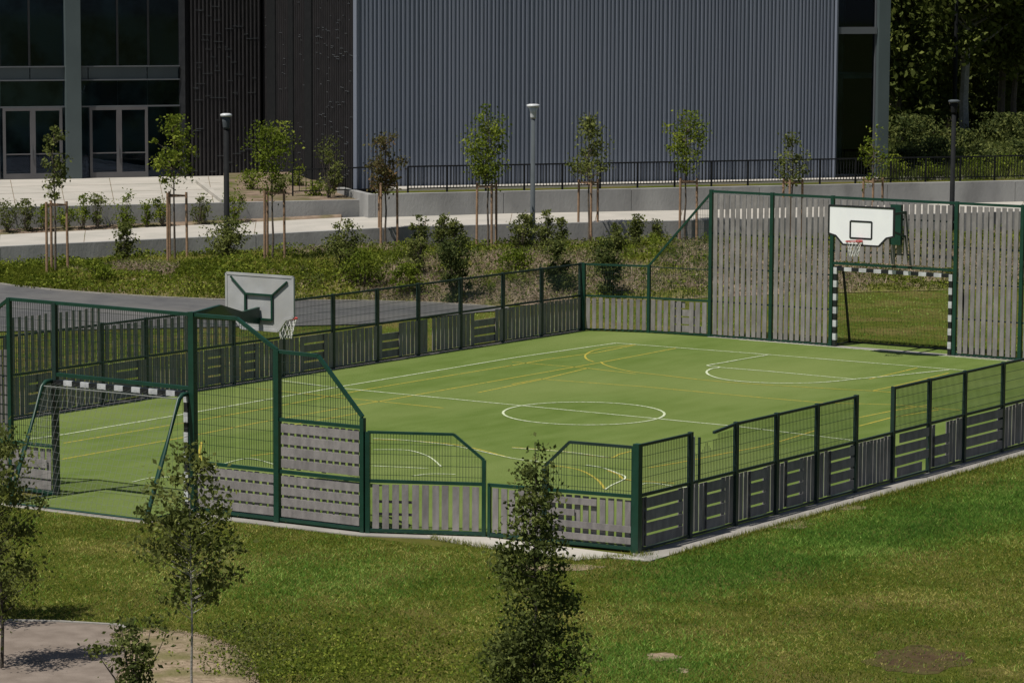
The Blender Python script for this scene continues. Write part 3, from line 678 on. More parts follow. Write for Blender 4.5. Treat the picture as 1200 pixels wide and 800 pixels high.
# plaza
ZP = 2.1; D3 = 118.6; DB = 134.6
sheet('plaza', [up(-900, D3, ZP), up(262, D3, ZP), up(262, D3+1, ZP), up(436, 131, ZP), up(436, 140, ZP), up(-900, 140, ZP)], ZP, M['path_concrete'])
for x in range(-40, 260, 58): joint(up(x, D3+.05, ZP), up(x-6, DB-.4, ZP))
for dd_ in (3.5, 7.5, 11.5): joint(up(-60, D3+dd_, ZP), up(258, D3+dd_, ZP))
b = MB(); b.prism([up(-900, D3-.22, 0), up(437, D3-.22, 0), up(437, D3, 0), up(-900, D3, 0)], 1.0, ZP+.03)
tag(b.build('terrace_wall', M['wall_concrete']), 'low terrace wall along the front of the pale entrance plaza', 'wall')
strip('planting_bed', [q-np.array([0, 0, .01]) for q in far_e[:21]], [np.array([*(onp(x, 240, D3-.2)[:2]), zpath(x)+.10]) for x in xs2[:21]], M['soil'], nsub=2)
strip('planting_bed', [up(x, D3, ZP+.02) for x in range(262, 442, 20)], [up(x, D3+12, ZP+.35) for x in range(262, 442, 20)], M['soil'], nsub=3)
b = MB(); b.bar(up(262, D3, ZP+.06), up(232, 130, ZP+.06), .2, .16); tag(b.build('bed_kerb', M['path_concrete']), kind='structure')

# ------------------------------------------------------------------ building
bl = empty('sports_hall', up(700, 121, 2.3), 'dark grey metal clad hall with glazed entrance at the left', 'building')
DG = 121.0; DB = 134.6; HT = 15.0
gl, gr = up(418, DG, 0), up(978, DG, 0); L_ = np.linalg.norm((gr-gl)[:2])
# ribbed cladding with uneven rib widths
pts = []; x = 0
while x < L_:
    w = random.choice([.09, .10, .12, .13]); g = random.choice([.05, .06, .07, .09])
    pts += [(x, 0), (x+.018, -.06), (x+.018+w*.6, -.06), (x+.036+w*.6, 0)]; x += w*.6+.036+g
pts.append((L_, 0)); vv = []; f = []
for i, (a, o) in enumerate(pts):
    q = gl+U*a+V*o; vv += [(q[0], q[1], 2.36), (q[0], q[1], HT)]
for i in range(len(pts)-1): f.append((2*i, 2*i+2, 2*i+3, 2*i+1))
b = MB(); b.add(vv, f); b.build('ribbed_cladding', M['cladding'], bl)
# body behind the cladding, roof
b = MB(); gl2 = gl+U*.04; b.prism([gl2+V*.05, gr+V*.05, gr+V*25, gl2+V*13.2], 2.2, HT-.01); b.build('wall', M['brick_dark'], bl)
b = MB(); gc = up(1037, DG, 0); b.prism([gl-U*.2-V*.15, gc-V*.15, gc+V*26, gl-U*24+V*26, gl-U*24+V*13, gl-U*.2+V*13], HT, HT+.4); b.build('roof', M['steel_frame'], bl)
b = MB(); b.bar(up(417.5, DG-.03, 2.3), up(417.5, DG-.03, HT), .16, .16); b.build('corner_trim', M['cladding'], bl)
b = MB(); b.bar(up(977.5, DG-.05, 2.3), up(977.5, DG-.05, HT), .10, .12); b.build('corner_trim', M['cladding'], bl)
# dark fins on the side return and on the back wall
fin_me = mesh_of(M['fin'])
def fins(A, B, nrm, gaps, sp=.17, par=bl, fd_=.13):
    A = np.array(A); B = np.array(B); Ln = np.linalg.norm((B-A)[:2]); d = (B-A)/Ln; d[2] = 0; x = .08; out = MB(); rest = []
    while x < Ln-.05:
        if not any(a < x/Ln < b_ for a, b_ in gaps): rest.append(x)
        x += sp
    b = MB(); b.prism([A+nrm*.02, B+nrm*.02, B-nrm*.1, A-nrm*.1], 2.0, HT-.02); b.build('wall', M['brick_dark'], par)
    fb = MB()
    for x in rest: fb.box(A+d*x+nrm*(.035+fd_/2), d, .055, nrm, fd_, 2.1, HT-.05)
    o = fb.build('fins', M['fin'], par); o['kind'] = 'stuff'
    for a, b_ in gaps:
        sb = MB(); p, q = A+d*Ln*a, A+d*Ln*b_; sb.prism([p+nrm*.02, q+nrm*.02, q+nrm*.16, p+nrm*.16][::-1], 2.02, HT-.04); sb.build('slot_shade', M['lamp_black'], par)  # proud black slab, its colour paints the shade of a recessed slot
    hb = MB()                                        # loose bars over the fins imitate sunlit glints on the mesh behind
    for _ in range(int(Ln*20)):
        x = rng.uniform(0, Ln-.4); z = rng.uniform(2.2, 10.5)
        if any(a-.01 < x/Ln < b_+.03 for a, b_ in gaps): continue
        l_ = rng.uniform(.1, .45); hb.bar(Z(A+d*x+nrm*(.045+fd_), z), Z(A+d*min(x+l_, Ln-.05)+nrm*(.045+fd_), z+rng.uniform(-.02, .02)), .016, .016)
    o = hb.build('mesh_glints', M['steel_frame'], par); o['kind'] = 'stuff'
sideA = gl; sideB = gl+V*14.0
fins(sideB, sideA, -U, [(.0, .05), (.13, .22), (.36, .41), (.53, .60)], .30, fd_=.06)
fA, fB = up(222, DB, 0), up(306, DB, 0)
fins(fA, fB, -V, [])
# glazed entrance
gA_, gB_ = up(-260, DB, 0), up(212, DB, 0)
b = MB(); Ld = np.linalg.norm((gB_-gA_)[:2])
b.prism([gA_+V*5, up(303, DB, 0)+V*5, up(303, DB, 0)+V*5.2, gA_+V*5.2], 2.0, HT); b.build('back_wall', M['interior'], bl)
b = MB(); b.prism([gA_+V*.1, gB_+V*.1, gB_+V*5, gA_+V*5], 2.0, 2.085); b.build('floor', M['interior'], bl)
b = MB(); b.prism([gA_+V*.2, gB_+V*.2, gB_+V*5, gA_+V*5], 6.15, 6.35); b.build('floor', M['interior'], bl)
b = MB(); b.bar(up(217, DB-.02, 2.0), up(217, DB-.02, HT), .34, .3); b.build('corner_trim', M['black_paint'], bl)
def Zr(x, y, D=DB): return onp(x, y, D)[2]
zband0, zband1 = Zr(100, 93), Zr(100, 79)
zfl = ZP
def glz(x0, x1, z0, z1, D=DB, par=bl, name='pane'):
    a, c = up(x0, D, 0), up(x1, D, 0); o = MB(); o.prism([a+V*.03, c+V*.03, c+V*.05, a+V*.05], z0, z1); return o.build(name, M['glass'], par)
for x0, x1 in ((-260, -180), (-180, -90), (-90, 0), (2, 36), (36, 77), (96, 139), (139, 175), (175, 211)):
    glz(x0+.6, x1-.6, zband1+.03, HT-.1)
    if x1 < 0: glz(x0+.6, x1-.6, zfl+.03, zband0-.03)
def mull(x, z0, z1, w=.07, m_=None, D=DB): b = MB(); b.bar(up(x, D, z0), up(x, D, z1), w, .12, upv=V); b.build('mullion', m_ or M['black_paint'], bl)
for x in (-180, -90, 1, 36, 139, 175): mull(x, zband1, HT-.02)
for x in (-180, -90): mull(x, zfl, zband0)
b = MB(); b.bar(up(86.5, DB-.15, 2.0), up(86.5, DB-.15, HT-.03), .62, .35, upv=V); b.build('column', M['column'], bl)
# spandrel panels, one by one
sx = [-260, -180, -90, 0, 36.5, 90, 104.5, 173.5, 210]
for x0, x1 in zip(sx[:-1], sx[1:]):
    b = MB(); a, c = up(x0+.6, DB-.02, 0), up(x1-.6, DB-.02, 0); b.prism([a, c, c+V*.12, a+V*.12], zband0, zband1); b.build('spandrel_panel', M['spandrel'], bl)
for zz in (zband0-.03, zband1+.03): rail(bl, up(-260, DB-.03, zz), up(211, DB-.03, zz), .16, .05, M['steel_frame'], name='transom')
zdt = Zr(100, 125)
rail(bl, up(-260, DB-.01, zdt), up(211, DB-.01, zdt), .12, .06, M['steel_frame'], name='transom')
for x0, x1 in ((2, 77), (96, 139), (139, 174), (174, 211)): glz(x0+.5, x1-.5, zdt+.03, zband0-.06)
for x0, x1 in ((78, 79), (96.5, 104.5), (174, 211)): glz(x0+.3, x1-.3, zfl+.03, zdt-.03)
def door_pair(x0, xm, x1, ztop):
    dr = [(x0, xm), (xm, x1)]
    for a, c in dr:
        P, Q = up(a, DB-.03, 0), up(c, DB-.03, 0); o = MB(); w = .11
        dd = (Q-P)/np.linalg.norm(Q-P); o.bar(Z(P+dd*w/2, zfl+.01), Z(P+dd*w/2, ztop), w, .1, upv=V); o.bar(Z(Q-dd*w/2, zfl+.01), Z(Q-dd*w/2, ztop), w, .1, upv=V)
        o.bar(Z(P+dd*w, ztop-.06), Z(Q-dd*w, ztop-.06), .1, .12); o.bar(Z(P+dd*w, zfl+.12), Z(Q-dd*w, zfl+.12), .1, .22); o.bar(Z(P+dd*w, zfl+1.02), Z(Q-dd*w, zfl+1.02), .08, .05)
        door = o.build('door', M['door_frame'], bl)
        g = MB(); g.prism([P+dd*w+V*.02, Q-dd*w+V*.02, Q-dd*w+V*.035, P+dd*w+V*.035], zfl+.23, ztop-.12); g.build('pane', M['glass'], door)
        h_ = MB(); hx = Q-dd*.06 if a == x0 else P+dd*.06; h_.tube([Z(hx-V*.09, zfl+.8), Z(hx-V*.09, zfl+1.35)], .018, 6); h_.build('handle', M['steel_frame'], door)
door_pair(-78, -40, 0, zdt-.03); door_pair(4, 39, 73.5, zdt-.03); door_pair(105.5, 140, 173.5, zdt-.03)
# glass corner at the right end
za, zc = Zr(1000, 40, DG), Zr(1000, 32, DG)
glz(980, 1021, 2.4, za-.02, DG+.1); glz(980, 1021, zc+.02, HT-.1, DG+.1)
b = MB(); b.bar(up(979, DG+.05, (za+zc)/2), up(1024, DG+.05, (za+zc)/2), .16, zc-za, upv=(0, 0, 1)); b.build('transom', M['steel_frame'], bl)
b = MB(); b.bar(up(1030.5, DG+.1, 2.3), up(1030.5, DG+.1, HT), .5, .5, upv=V); b.build('column', M['column'], bl)
b = MB(); b.bar(up(1023, DG+.12, 2.3), up(1023, DG+.12, HT), .06, .12, upv=V); b.build('mullion', M['steel_frame'], bl)
b = MB(); b.prism([gr+V*4+U*.05, gc+V*4, gc+V*4.2, gr+V*4.2+U*.05], 2.3, HT); b.build('back_wall', M['interior'], bl)
b = MB(); b.prism([gr+V*.3+U*.05, gc+V*.3-U*.3, gc+V*6-U*.3, gr+V*6+U*.05], 6.4, 6.6); b.build('floor', M['interior'], bl)
glz2 = MB(); glz2.prism([gc+V*.3, gc+V*.33-U*0, gc+V*6, gc+V*6-U*.03], 2.4, HT-.1); glz2.build('pane', M['glass'], bl)
b = MB(); b.prism([gc+V*6.2-U*.3, gc+V*6.2, gc+V*25, gc+V*25-U*.3], 2.2, HT-.03); b.build('wall', M['cladding'], bl)

# ------------------------------------------------------------------ railing on wall two
def railing(label, xa, xz, za0, zz0, hgt, loc):
    rl = empty('railing', loc, label, 'railing'); Ln = np.linalg.norm((xz-xa)[:2]); d = (xz-xa)[:2]/Ln; d = np.array([*d, 0]); nr = np.array([-d[1], d[0], 0])
    zf = lambda t: za0+(zz0-za0)*t
    rail(rl, Z(xa, za0+hgt), Z(xz, zz0+hgt), .055, .055, M['lamp_black'], name='top_rail'); rail(rl, Z(xa, za0+.12), Z(xz, zz0+.12), .04, .04, M['lamp_black'], name='bottom_rail')
    n = max(1, int(Ln/1.55))
    for i in range(n+1):
        q = xa+d*Ln*i/n; o = MB(); o.box(q, d, .06, nr, .06, zf(i/n)-.15, zf(i/n)+hgt); o.build('railing_post', M['lamp_black'], rl)
        if i < n:
            g = MB()
            for k in range(1, 12):
                t = (i+k/12)/n; g.box(xa+d*Ln*t, d, .024, nr, .024, zf(t)+.12, zf(t)+hgt)
            g.build('balusters', M['lamp_black'], rl)
DR = 118.2
railing('dark metal railing with thin balusters along the top of the tall retaining wall', up(478, DR, 0), up(1400, DR, 0), 2.41, 2.41, .94, up(500, DR, 2.41))
railing('short dark railing behind the raised bed in front of the dark finned wall', up(343, 120.5, 0), up(436, 119.8, 0), onp(343, 199, 120.5)[2]-.94, onp(436, 196, 119.8)[2]-.94, .94, up(390, 120, 2.3))

# ------------------------------------------------------------------ lamps
def lamp(label, P, z0, ztop, rad, pm, hm, headr):
    l = empty('street_lamp', Z(P, z0), label, 'street lamp', 'lamp posts along the footpath')
    b = MB(); b.tube([Z(P, z0-.3), Z(P, z0+1.0), Z(P, z0+1.02), Z(P, ztop-.5)], [rad, rad, rad*.85, rad*.72], 14); b.build('pole', pm, l, True)
    b = MB(); b.tube([Z(P, ztop-.52), Z(P, ztop-.45), Z(P, ztop-.30), Z(P, ztop-.10)], [rad*.9, rad*1.0, rad*1.1, headr*.78], 14); b.build('lamp_cone', hm, l, True)
    b = MB(); b.tube([Z(P, ztop-.11), Z(P, ztop-.09), Z(P, ztop-.03), Z(P, ztop)], [headr*.8, headr, headr, headr*.6], 16); b.build('lamp_cap', M['lamp_head'] if hm is not M['lamp_black'] else M['lamp_grey'], l, True)
    return l
Pq = bank_at(266, 303); lamp('black street lamp on the bank in front of the dark finned wall', Pq, Pq[2], zat(Pq, 133), .115, M['lamp_black'], M['lamp_grey'], .2)
Pq = bank_at(624, 291); lamp('grey street lamp in front of the middle of the grey metal wall', Pq, Pq[2], zat(Pq, 122), .105, M['lamp_grey'], M['lamp_head'], .24)
Pq = up(1116.5, D1-.8, 0); lamp('black street lamp behind the right end of the court in front of the wood', Pq, .9, zat(Pq, 117), .115, M['lamp_black'], M['lamp_black'], .22)
Pq = up(1117, 142, 0); mb = MB(); mb.tube([Z(Pq, 2.2), Z(Pq, 12)], [.12, .08], 10); tag(mb.build('mast', M['lamp_black']), 'tall thin dark mast in front of the wood, rising above the right lamp', 'pole')

# ------------------------------------------------------------------ vegetation
def leaf_mesh(name, cen, size, var, flat=0.0, asp=.6):
    n = len(cen); d = rng.normal(size=(n, 3)); d[:, 2] = d[:, 2]*(1-flat)-.15; d /= np.linalg.norm(d, axis=1)[:, None]
    r_ = rng.normal(size=(n, 3)); a = np.cross(d, r_); a /= np.linalg.norm(a, axis=1)[:, None]+1e-9
    s = size*rng.uniform(.65, 1.3, n)[:, None] if np.isscalar(size) else size[:, None]
    b_ = np.cross(d, a)
    v = np.stack([cen-d*s*.5, cen+a*s*asp*.5+b_*s*.08, cen+d*s*.5, cen-a*s*asp*.5+b_*s*.08], 1).reshape(-1, 3)
    f = np.arange(4*n).reshape(n, 4); return npmesh(name, v, f, np.repeat(var, 4))
def clump_points(n, k, prof, h, z0, spread):
    # k clump centres filling a crown whose radius at height t is prof(t)
    c = []
    while len(c) < k:
        t = rng.uniform(0, 1); R = prof(t)
        if rng.uniform(0, 1) > (R/prof.max_)**1.2: continue
        a = rng.uniform(0, 2*math.pi); q = R*rng.uniform(.1, 1)**.6*rng.uniform(.62, 1.22)
        c.append((q*math.cos(a), q*math.sin(a), z0+h*t))
    c = np.array(c); i = rng.integers(0, k, n); w = rng.uniform(.5, 1.5, k)[i]
    return c, c[i]+rng.normal(size=(n, 3))*(spread*w)[:, None]*np.array([1, 1, .85]), i
class Prof:
    def __init__(s, kind, R): s.k = kind; s.R = R; s.max_ = R
    def __call__(s, t):
        if s.k == 'egg': return s.R*max(.12, math.sin(math.pi*min(1, (t*.85+.12)))**.7)
        if s.k == 'cone': return s.R*max(.06, (1-t)**.85*min(1, (t+.08)*6))
        if s.k == 'vase': return s.R*max(.15, (.35+.65*t)*(1 if t < .8 else 1-(t-.8)*3))
        return s.R*max(.15, math.sqrt(max(0, 1-(2*t-1)**2)))
tree_cache = {}
def plant(name, P, h, crown0, R, kind, nleaf, nclump, lsize, lm, bm, trunk_r, label, cat, group, spread=None, parts=('trunk', 'crown'), lean=0):
    P = np.array(P, float); o = empty(name, P, label, cat, group)
    prof = Prof(kind, R); ch = h-crown0
    c, pts, ci = clump_points(nleaf, nclump, prof, ch, crown0, spread or R*.22)
    pts[:, 2] = np.clip(pts[:, 2], crown0*.6 if crown0 > .3 else .02, h*1.02)
    cv = rng.uniform(0, .6, nclump)
    var = np.clip(cv[ci]+rng.uniform(0, .45, nleaf), 0, 1)
    b = MB()
    if trunk_r:
        wob = [np.array([rng.normal(0, .012)*h*.3+lean*z/h, rng.normal(0, .012)*h*.3, z]) for z in np.linspace(0, h*.95, 7)]; wob[0][:2] = 0; wob[0][2] = -.1
        b.tube(wob, list(np.linspace(trunk_r, trunk_r*.18, 7)), 7)
        for q in c[rng.permutation(len(c))[:min(len(c), 90)]]:
            zz = max(crown0*.8, q[2]-.5*np.hypot(q[0], q[1])-.1*h*.2); zz = min(zz, h*.9); k = zz/(h*.95)*6; k0 = min(int(k), 5); st = wob[k0]+(wob[k0+1]-wob[k0])*(k-k0)
            mid = st*.5+q*.5+np.array([0, 0, -.05*ch*.3]); b.tube([st, mid, q], [trunk_r*.32, trunk_r*.2, trunk_r*.07], 4, cap=False)
    else:
        for q in c[:24]: b.tube([(rng.normal(0, .03), rng.normal(0, .03), -.05), (q[0]*.5, q[1]*.5, q[2]*.5), tuple(q)], [.018, .012, .005], 4, cap=False)
    me = bpy.data.meshes.new(parts[0]); me.from_pydata(b.v, [], b.f); me.materials.append(bm); t = bpy.data.objects.new(parts[0], me); C.objects.link(t); t.parent = o
    me = leaf_mesh(parts[1], pts, lsize, var); me.materials.append(lm); k = bpy.data.objects.new(parts[1], me); C.objects.link(k); k.parent = o
    return o
def dup(src, P, sc, rz, label, group=None, name=None):
    r = src.copy(); C.objects.link(r); r.location = Vector(P); r.scale = (sc[0], sc[0], sc[1]); r.rotation_euler = (0, 0, rz); r['label'] = label
    if group: r['group'] = group
    for ch in list(src.children): c_ = ch.copy(); C.objects.link(c_); c_.parent = r
    return r

# young staked trees on the bank
def stakes(par, P, h, spread, n=3, rot=0):
    tops = []
    for k in range(n):
        a = rot+2*math.pi*k/n; q = np.array([math.cos(a)*spread, math.sin(a)*spread])
        b = MB(); b.tube([(P[0]+q[0], P[1]+q[1], P[2]-.5), (P[0]+q[0]*.96, P[1]+q[1]*.96, P[2]+h)], .045, 7); b.build('stake', M['stake_wood'], par); tops.append(np.array([P[0]+q[0]*.96, P[1]+q[1]*.96, P[2]+h-.12]))
    for k in range(n):
        b = MB(); b.bar(tops[k], tops[(k+1) % n], .03, .06); b.build('crossbar', M['stake_wood'], par)
TG = 'young staked trees on the bank'
yt = [(65, 318, 148, 'egg', .50, 'leaf_olive', 'slender young tree between two stakes in front of the left entrance door', 550, 26),
 (205, 306, 138, 'egg', .72, 'leaf_green', 'bushy young staked tree right of the second entrance door', 900, 34),
 (319, 304, 145, 'vase', .90, 'leaf_green', 'broad young staked tree just right of the black lamp', 1000, 38),
 (452, 291, 152, 'egg', .66, 'leaf_red', 'dark reddish young staked tree at the left edge of the grey metal wall', 1000, 34),
 (572, 293, 126, 'egg', .84, 'leaf_green', 'bright green young staked tree just left of the grey lamp', 1300, 42),
 (690, 286, 122, 'cone', .80, 'leaf_olive', 'narrow pointed yellowish young tree right of the grey lamp', 1000, 36),
 (803, 279, 133, 'vase', .84, 'leaf_green', 'wide crowned young tree above the sloping end of the far wall', 950, 34),
 (927, 273, 150, 'egg', .62, 'leaf_olive', 'sparse young tree behind the far wall, left of the glass corner', 420, 22),
 (1022, 268, 146, 'egg', .55, 'leaf_green', 'thin sparse young tree in front of the glass corner of the hall', 330, 20)]
for x, yb, ytp, kd, R, lm, lab, nl, nc in yt:
    P = bank_at(x, yb) if x < 900 else bankpt(x, .85)
    h = zat(P, ytp)-P[2]
    o = plant('young_tree', P, h, h*.50, R, kd, int(nl*1.65), int(nc*1.3), .115, M[lm], M['bark'], .045, lab, 'tree', TG, spread=R*.19)
    stakes(o, P, 2.35, .42, 3, rng.uniform(0, 2))

# shrubs on the bank and in the terrace bed
SG = 'shrubs planted on the bank'
sh = [(147, 306, 262, 26, 'leaf_olive', 'round', 'grey green shrub against the retaining wall, left of the staked tree'), (266, 304, 255, 46, 'leaf_olive', 'round', 'broad grey green shrub round the foot of the black lamp'),
 (108, 322, 303, 20, 'leaf_green', 'round', 'small weedy bush on the grass left of the backboard'), (120, 330, 312, 34, 'leaf_green', 'round', 'low leafy bush near the bend of the asphalt path'),
 (405, 322, 258, 36, 'leaf_olive', 'egg', 'tall wispy shrub between the backboard and the reddish tree'),
 (425, 335, 292, 44, 'leaf_green', 'round', 'mid green shrub on the slope below the reddish tree'), (490, 325, 254, 26, 'leaf_olive', 'egg', 'upright feathery shrub right of the reddish tree'),
 (532, 352, 275, 34, 'leaf_dark', 'round', 'large very dark shrub at the foot of the slope'), (518, 300, 250, 26, 'leaf_olive', 'egg', 'pale wispy shrub directly behind the very dark shrub'), (535, 300, 254, 20, 'leaf_olive', 'egg', 'thin pale shrub left of the bright green tree'),
 (655, 340, 283, 30, 'leaf_dark', 'egg', 'dark shrub just left of the far left court corner'), (713, 346, 277, 34, 'leaf_dark', 'egg', 'dark shrub seen through the mesh of the far corner panel'),
 (612, 296, 246, 26, 'leaf_olive', 'egg', 'wispy shrub left beside the grey lamp'), (640, 296, 248, 26, 'leaf_olive', 'egg', 'wispy shrub right beside the grey lamp'), (658, 292, 254, 14, 'leaf_olive', 'cone', 'small thin shrub a little right of the grey lamp'),
 (720, 300, 262, 20, 'leaf_olive', 'egg', 'thin dark shrub above the dark corner shrub'), (745, 290, 252, 20, 'leaf_olive', 'egg', 'feathery shrub left of the sloping green rail'), (768, 284, 250, 12, 'leaf_olive', 'cone', 'tiny upright shrub left of the wide crowned tree'),
 (478, 345, 310, 30, 'leaf_green', 'round', 'small bright bush low on the slope'),
 (600, 318, 292, 34, 'leaf_green', 'round', 'low green shrub left of the foot of the grey lamp'),
]
for x, yb, ytp, w, lm, kd, lab in sh:
    P = bank_at(x, yb); h = max(.4, zat(P, ytp)-P[2]); R = w/2/34.*1.05
    n = int(600+1100*R*h)
    if lm == 'leaf_dark': n = int(n*1.8)
    plant('shrub', P, h, 0, R, kd, n, 14+int(18*R*h), .10, M[lm], M['bark'], 0, lab, 'shrub', SG, spread=max(.09, R*.24), parts=('stems', 'foliage'))
BG = 'shrubs in the bed below the entrance plaza'
bs = [(8, 264, 230, 30, 'leaf_olive', 'first grey green shrub from the left edge in the plaza bed'), (30, 262, 234, 22, 'leaf_olive', 'wispy shrub in the plaza bed left of the slender staked tree'), (52, 262, 240, 18, 'leaf_green', 'small green shrub in the bed behind the slender staked tree'), (78, 262, 240, 22, 'leaf_green', 'low green shrub in the bed just right of the slender staked tree'),
 (97, 258, 228, 16, 'leaf_green', 'light green shrub in the bed below the second entrance door'), (114, 264, 226, 22, 'leaf_olive', 'dark bushy shrub in the bed below the second entrance door'), (147, 264, 211, 26, 'leaf_green', 'tall pointed green shrub in the plaza bed'), (171, 255, 234, 10, 'leaf_green', 'tiny green shrub right of the tall pointed one'),
 (190, 258, 226, 18, 'leaf_green', 'green shrub in the bed behind the bushy staked tree'), (234, 254, 228, 24, 'leaf_olive', 'sparse shrub in the bed right of the bushy staked tree'), (275, 252, 222, 26, 'leaf_green', 'green shrub right of the black lamp at the plaza corner')]
for x, yb, ytp, w, lm, lab in bs:
    q = onp(x, 240, D3-.75); z = zpath(x)+.05; P = Z(q, z); h = max(.4, zat(P, ytp)-z); R = w/2/33.
    plant('shrub', P, h, 0, R, 'cone' if x == 147 else 'round', int(320+700*R*h), 16, .09, M[lm], M['bark'], 0, lab, 'shrub', BG, spread=max(.08, R*.26), parts=('stems', 'foliage'))
UG = 'shrubs in the raised bed left of the railing'
us = [(295, 5, 200, 34, 'leaf_green', 'green shrub at the left end of the raised bed'), (330, 3, 206, 26, 'leaf_olive', 'olive shrub in the raised bed'), (348, 6, 196, 22, 'leaf_green', 'tall green shrub in the raised bed under the railing start'), (368, 2, 212, 30, 'leaf_green', 'wide low shrub in the raised bed'),
 (392, 4, 204, 24, 'leaf_olive', 'olive shrub near the right end of the raised bed'), (415, 7, 200, 22, 'leaf_green', 'light green shrub next to the railing'), (386, 1, 160, 30, 'leaf_olive', 'tall feathery shrub in front of the dark side wall')]
for x, dv, ytp, w, lm, lab in us:
    P = up(x, D3+dv, ZP+.03+dv*.03); h = max(.5, zat(P, ytp)-P[2]); R = w/2/31.
    plant('shrub', P, h, 0, R, 'round' if h < 1.6 else 'egg', int(300+500*R*h), 16, .10, M[lm], M['bark'], 0, lab, 'shrub', UG, spread=max(.08, R*.25), parts=('stems', 'foliage'))

# wood behind on the right
WG = 'tall trees of the wood behind the hall'
def wood_tree(x, D, h, c0, R, n, nc, tr, lab, lm='leaf_forest', bm='bark'):
    return plant('forest_tree', up(x, D, 2.3), h, c0, R, 'round', n, nc, .34, M[lm], M[bm], tr, lab, 'tree', WG, spread=.5)
wt = [wood_tree(1052, 143, 10.5, .6, 2.3, 8000, 70, .16, 'leafy wood tree directly behind the glass corner, foliage down to the ground'),
 wood_tree(1086, 147, 11.0, 1.2, 2.4, 8000, 70, .18, 'leafy wood tree left of the tall mast'),
 wood_tree(1129, 144, 14.0, 4.2, 3.2, 9000, 80, .27, 'big wood tree with a thick pale trunk just right of the mast', 'leaf_forest', 'bark_pale'),
 wood_tree(1171, 148, 14.0, 4.0, 3.0, 9000, 80, .22, 'wood tree with a slim brown trunk right of the thick pale trunk'),
 wood_tree(1187, 146, 13.0, 3.6, 2.6, 7500, 70, .17, 'wood tree with a thin brown trunk nearest the right edge of the picture'),
 wood_tree(1112, 154, 12.0, 1.0, 2.2, 7000, 60, .2, 'leafy wood tree filling the gap behind the tall mast', 'leaf_olive')]
kk = 0
for (x, D, s_) in [(1206, 150, .95), (1238, 153, 1.0), (1275, 150, 1.1), (1330, 160, 1.2), (1400, 165, 1.2)]:
    dup(wt[(kk+1) % 6], up(x, D, 2.3), (s_, s_), rng.uniform(0, 6), 'leafy tree of the wood at or beyond the right edge of the picture'); kk += 1
for (x, D, s_) in [(1035, 170, 1.2), (1062, 176, 1.3), (1092, 168, 1.25), (1122, 178, 1.3), (1150, 170, 1.25), (1178, 176, 1.3), (1208, 170, 1.3), (1240, 180, 1.3), (1280, 176, 1.3), (1050, 196, 1.6), (1100, 200, 1.6), (1150, 198, 1.6), (1200, 196, 1.6)]:
    dup(wt[(0, 1, 5)[kk % 3]], up(x, D, 2.3), (s_, s_), rng.uniform(0, 6), 'shaded tree deep in the wood behind the row of visible trunks'); kk += 1
for (x, D, s_) in [(1046, 166, 1), (1062, 156, .7), (1098, 158, .75), (1150, 157, .7), (1118, 160, .8), (1184, 158, .8), (1208, 156, .8), (1168, 162, .9), (1080, 172, 1.2), (1112, 168, 1.1), (1144, 174, 1.3), (1178, 168, 1.2), (1212, 172, 1.2), (1250, 170, 1.2), (1160, 186, 1.6), (1090, 188, 1.6), (1215, 190, 1.6)]:
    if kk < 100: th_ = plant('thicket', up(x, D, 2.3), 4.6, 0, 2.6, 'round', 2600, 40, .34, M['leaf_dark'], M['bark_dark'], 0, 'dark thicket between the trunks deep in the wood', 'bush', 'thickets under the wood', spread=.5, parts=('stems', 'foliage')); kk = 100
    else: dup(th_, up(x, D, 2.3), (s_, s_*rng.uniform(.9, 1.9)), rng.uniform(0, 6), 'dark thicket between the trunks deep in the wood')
UW = 'bushes along the edge of the wood'
bl_ = ['small bush at the foot of the wood beside the glass corner', 'small bush at the foot of the wood left of the mast', 'small bush at the foot of the thick pale trunk', 'small bush at the foot of the wood right of the pale trunk', 'small bush at the foot of the wood at the right edge']
for k, (x, D) in enumerate(((1052, 140), (1086, 141), (1143, 142), (1178, 141), (1198, 142))):
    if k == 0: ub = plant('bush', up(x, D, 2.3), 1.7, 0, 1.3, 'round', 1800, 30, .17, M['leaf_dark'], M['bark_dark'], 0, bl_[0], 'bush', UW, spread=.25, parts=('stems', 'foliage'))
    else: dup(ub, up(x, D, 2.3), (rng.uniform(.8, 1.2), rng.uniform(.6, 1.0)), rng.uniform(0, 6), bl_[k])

# foreground trees
FG = 'young trees in the foreground'
def ground_at_D(px, D): 
    q = CAM+fh*D+rh*(px-600)/F*D; return np.array([q[0], q[1], 0])
P = ground_at_D(628, 43.5); h = zat(P, 500)
plant('young_tree', P, h, .25, .86, 'cone', 9500, 190, .074, M['leaf_sapling'], M['bark_dark'], .032, 'dark narrow young tree at the bottom centre, left of the near court corner', 'tree', FG, spread=.11)
P = ground_at_D(219, 44); h = zat(P, 525)
plant('young_tree', P, h, 1.55, .70, 'egg', 3000, 70, .085, M['leaf_olive'], M['bark_pale'], .022, 'thin young tree with a pale grey stem standing on the bare gravel patch', 'tree', FG, spread=.10)
P = ground_at_D(-8, 47); h = zat(P, 505)
plant('young_tree', P, h, .55, .66, 'egg', 4200, 70, .075, M['leaf_olive'], M['bark_dark'], .03, 'leafy young tree cut off by the left edge of the picture', 'tree', FG, spread=.12)
P = ground_at_D(150, 44.5); h = zat(P, 727)
plant('shrub', P, h, 0, .66, 'vase', 1300, 36, .08, M['leaf_sapling'], M['bark_dark'], 0, 'dark leafy shrub at the bottom edge beside the bare gravel patch', 'shrub', None, spread=.08, parts=('stems', 'foliage'))
P = ground_at_D(-70, 50); plant('young_tree', P, 4.6, 1.2, .8, 'egg', 4200, 60, .085, M['leaf_olive'], M['bark_dark'], .035, 'leafy young tree just outside the left edge whose shadow falls on the paving', 'tree', FG, spread=.14)

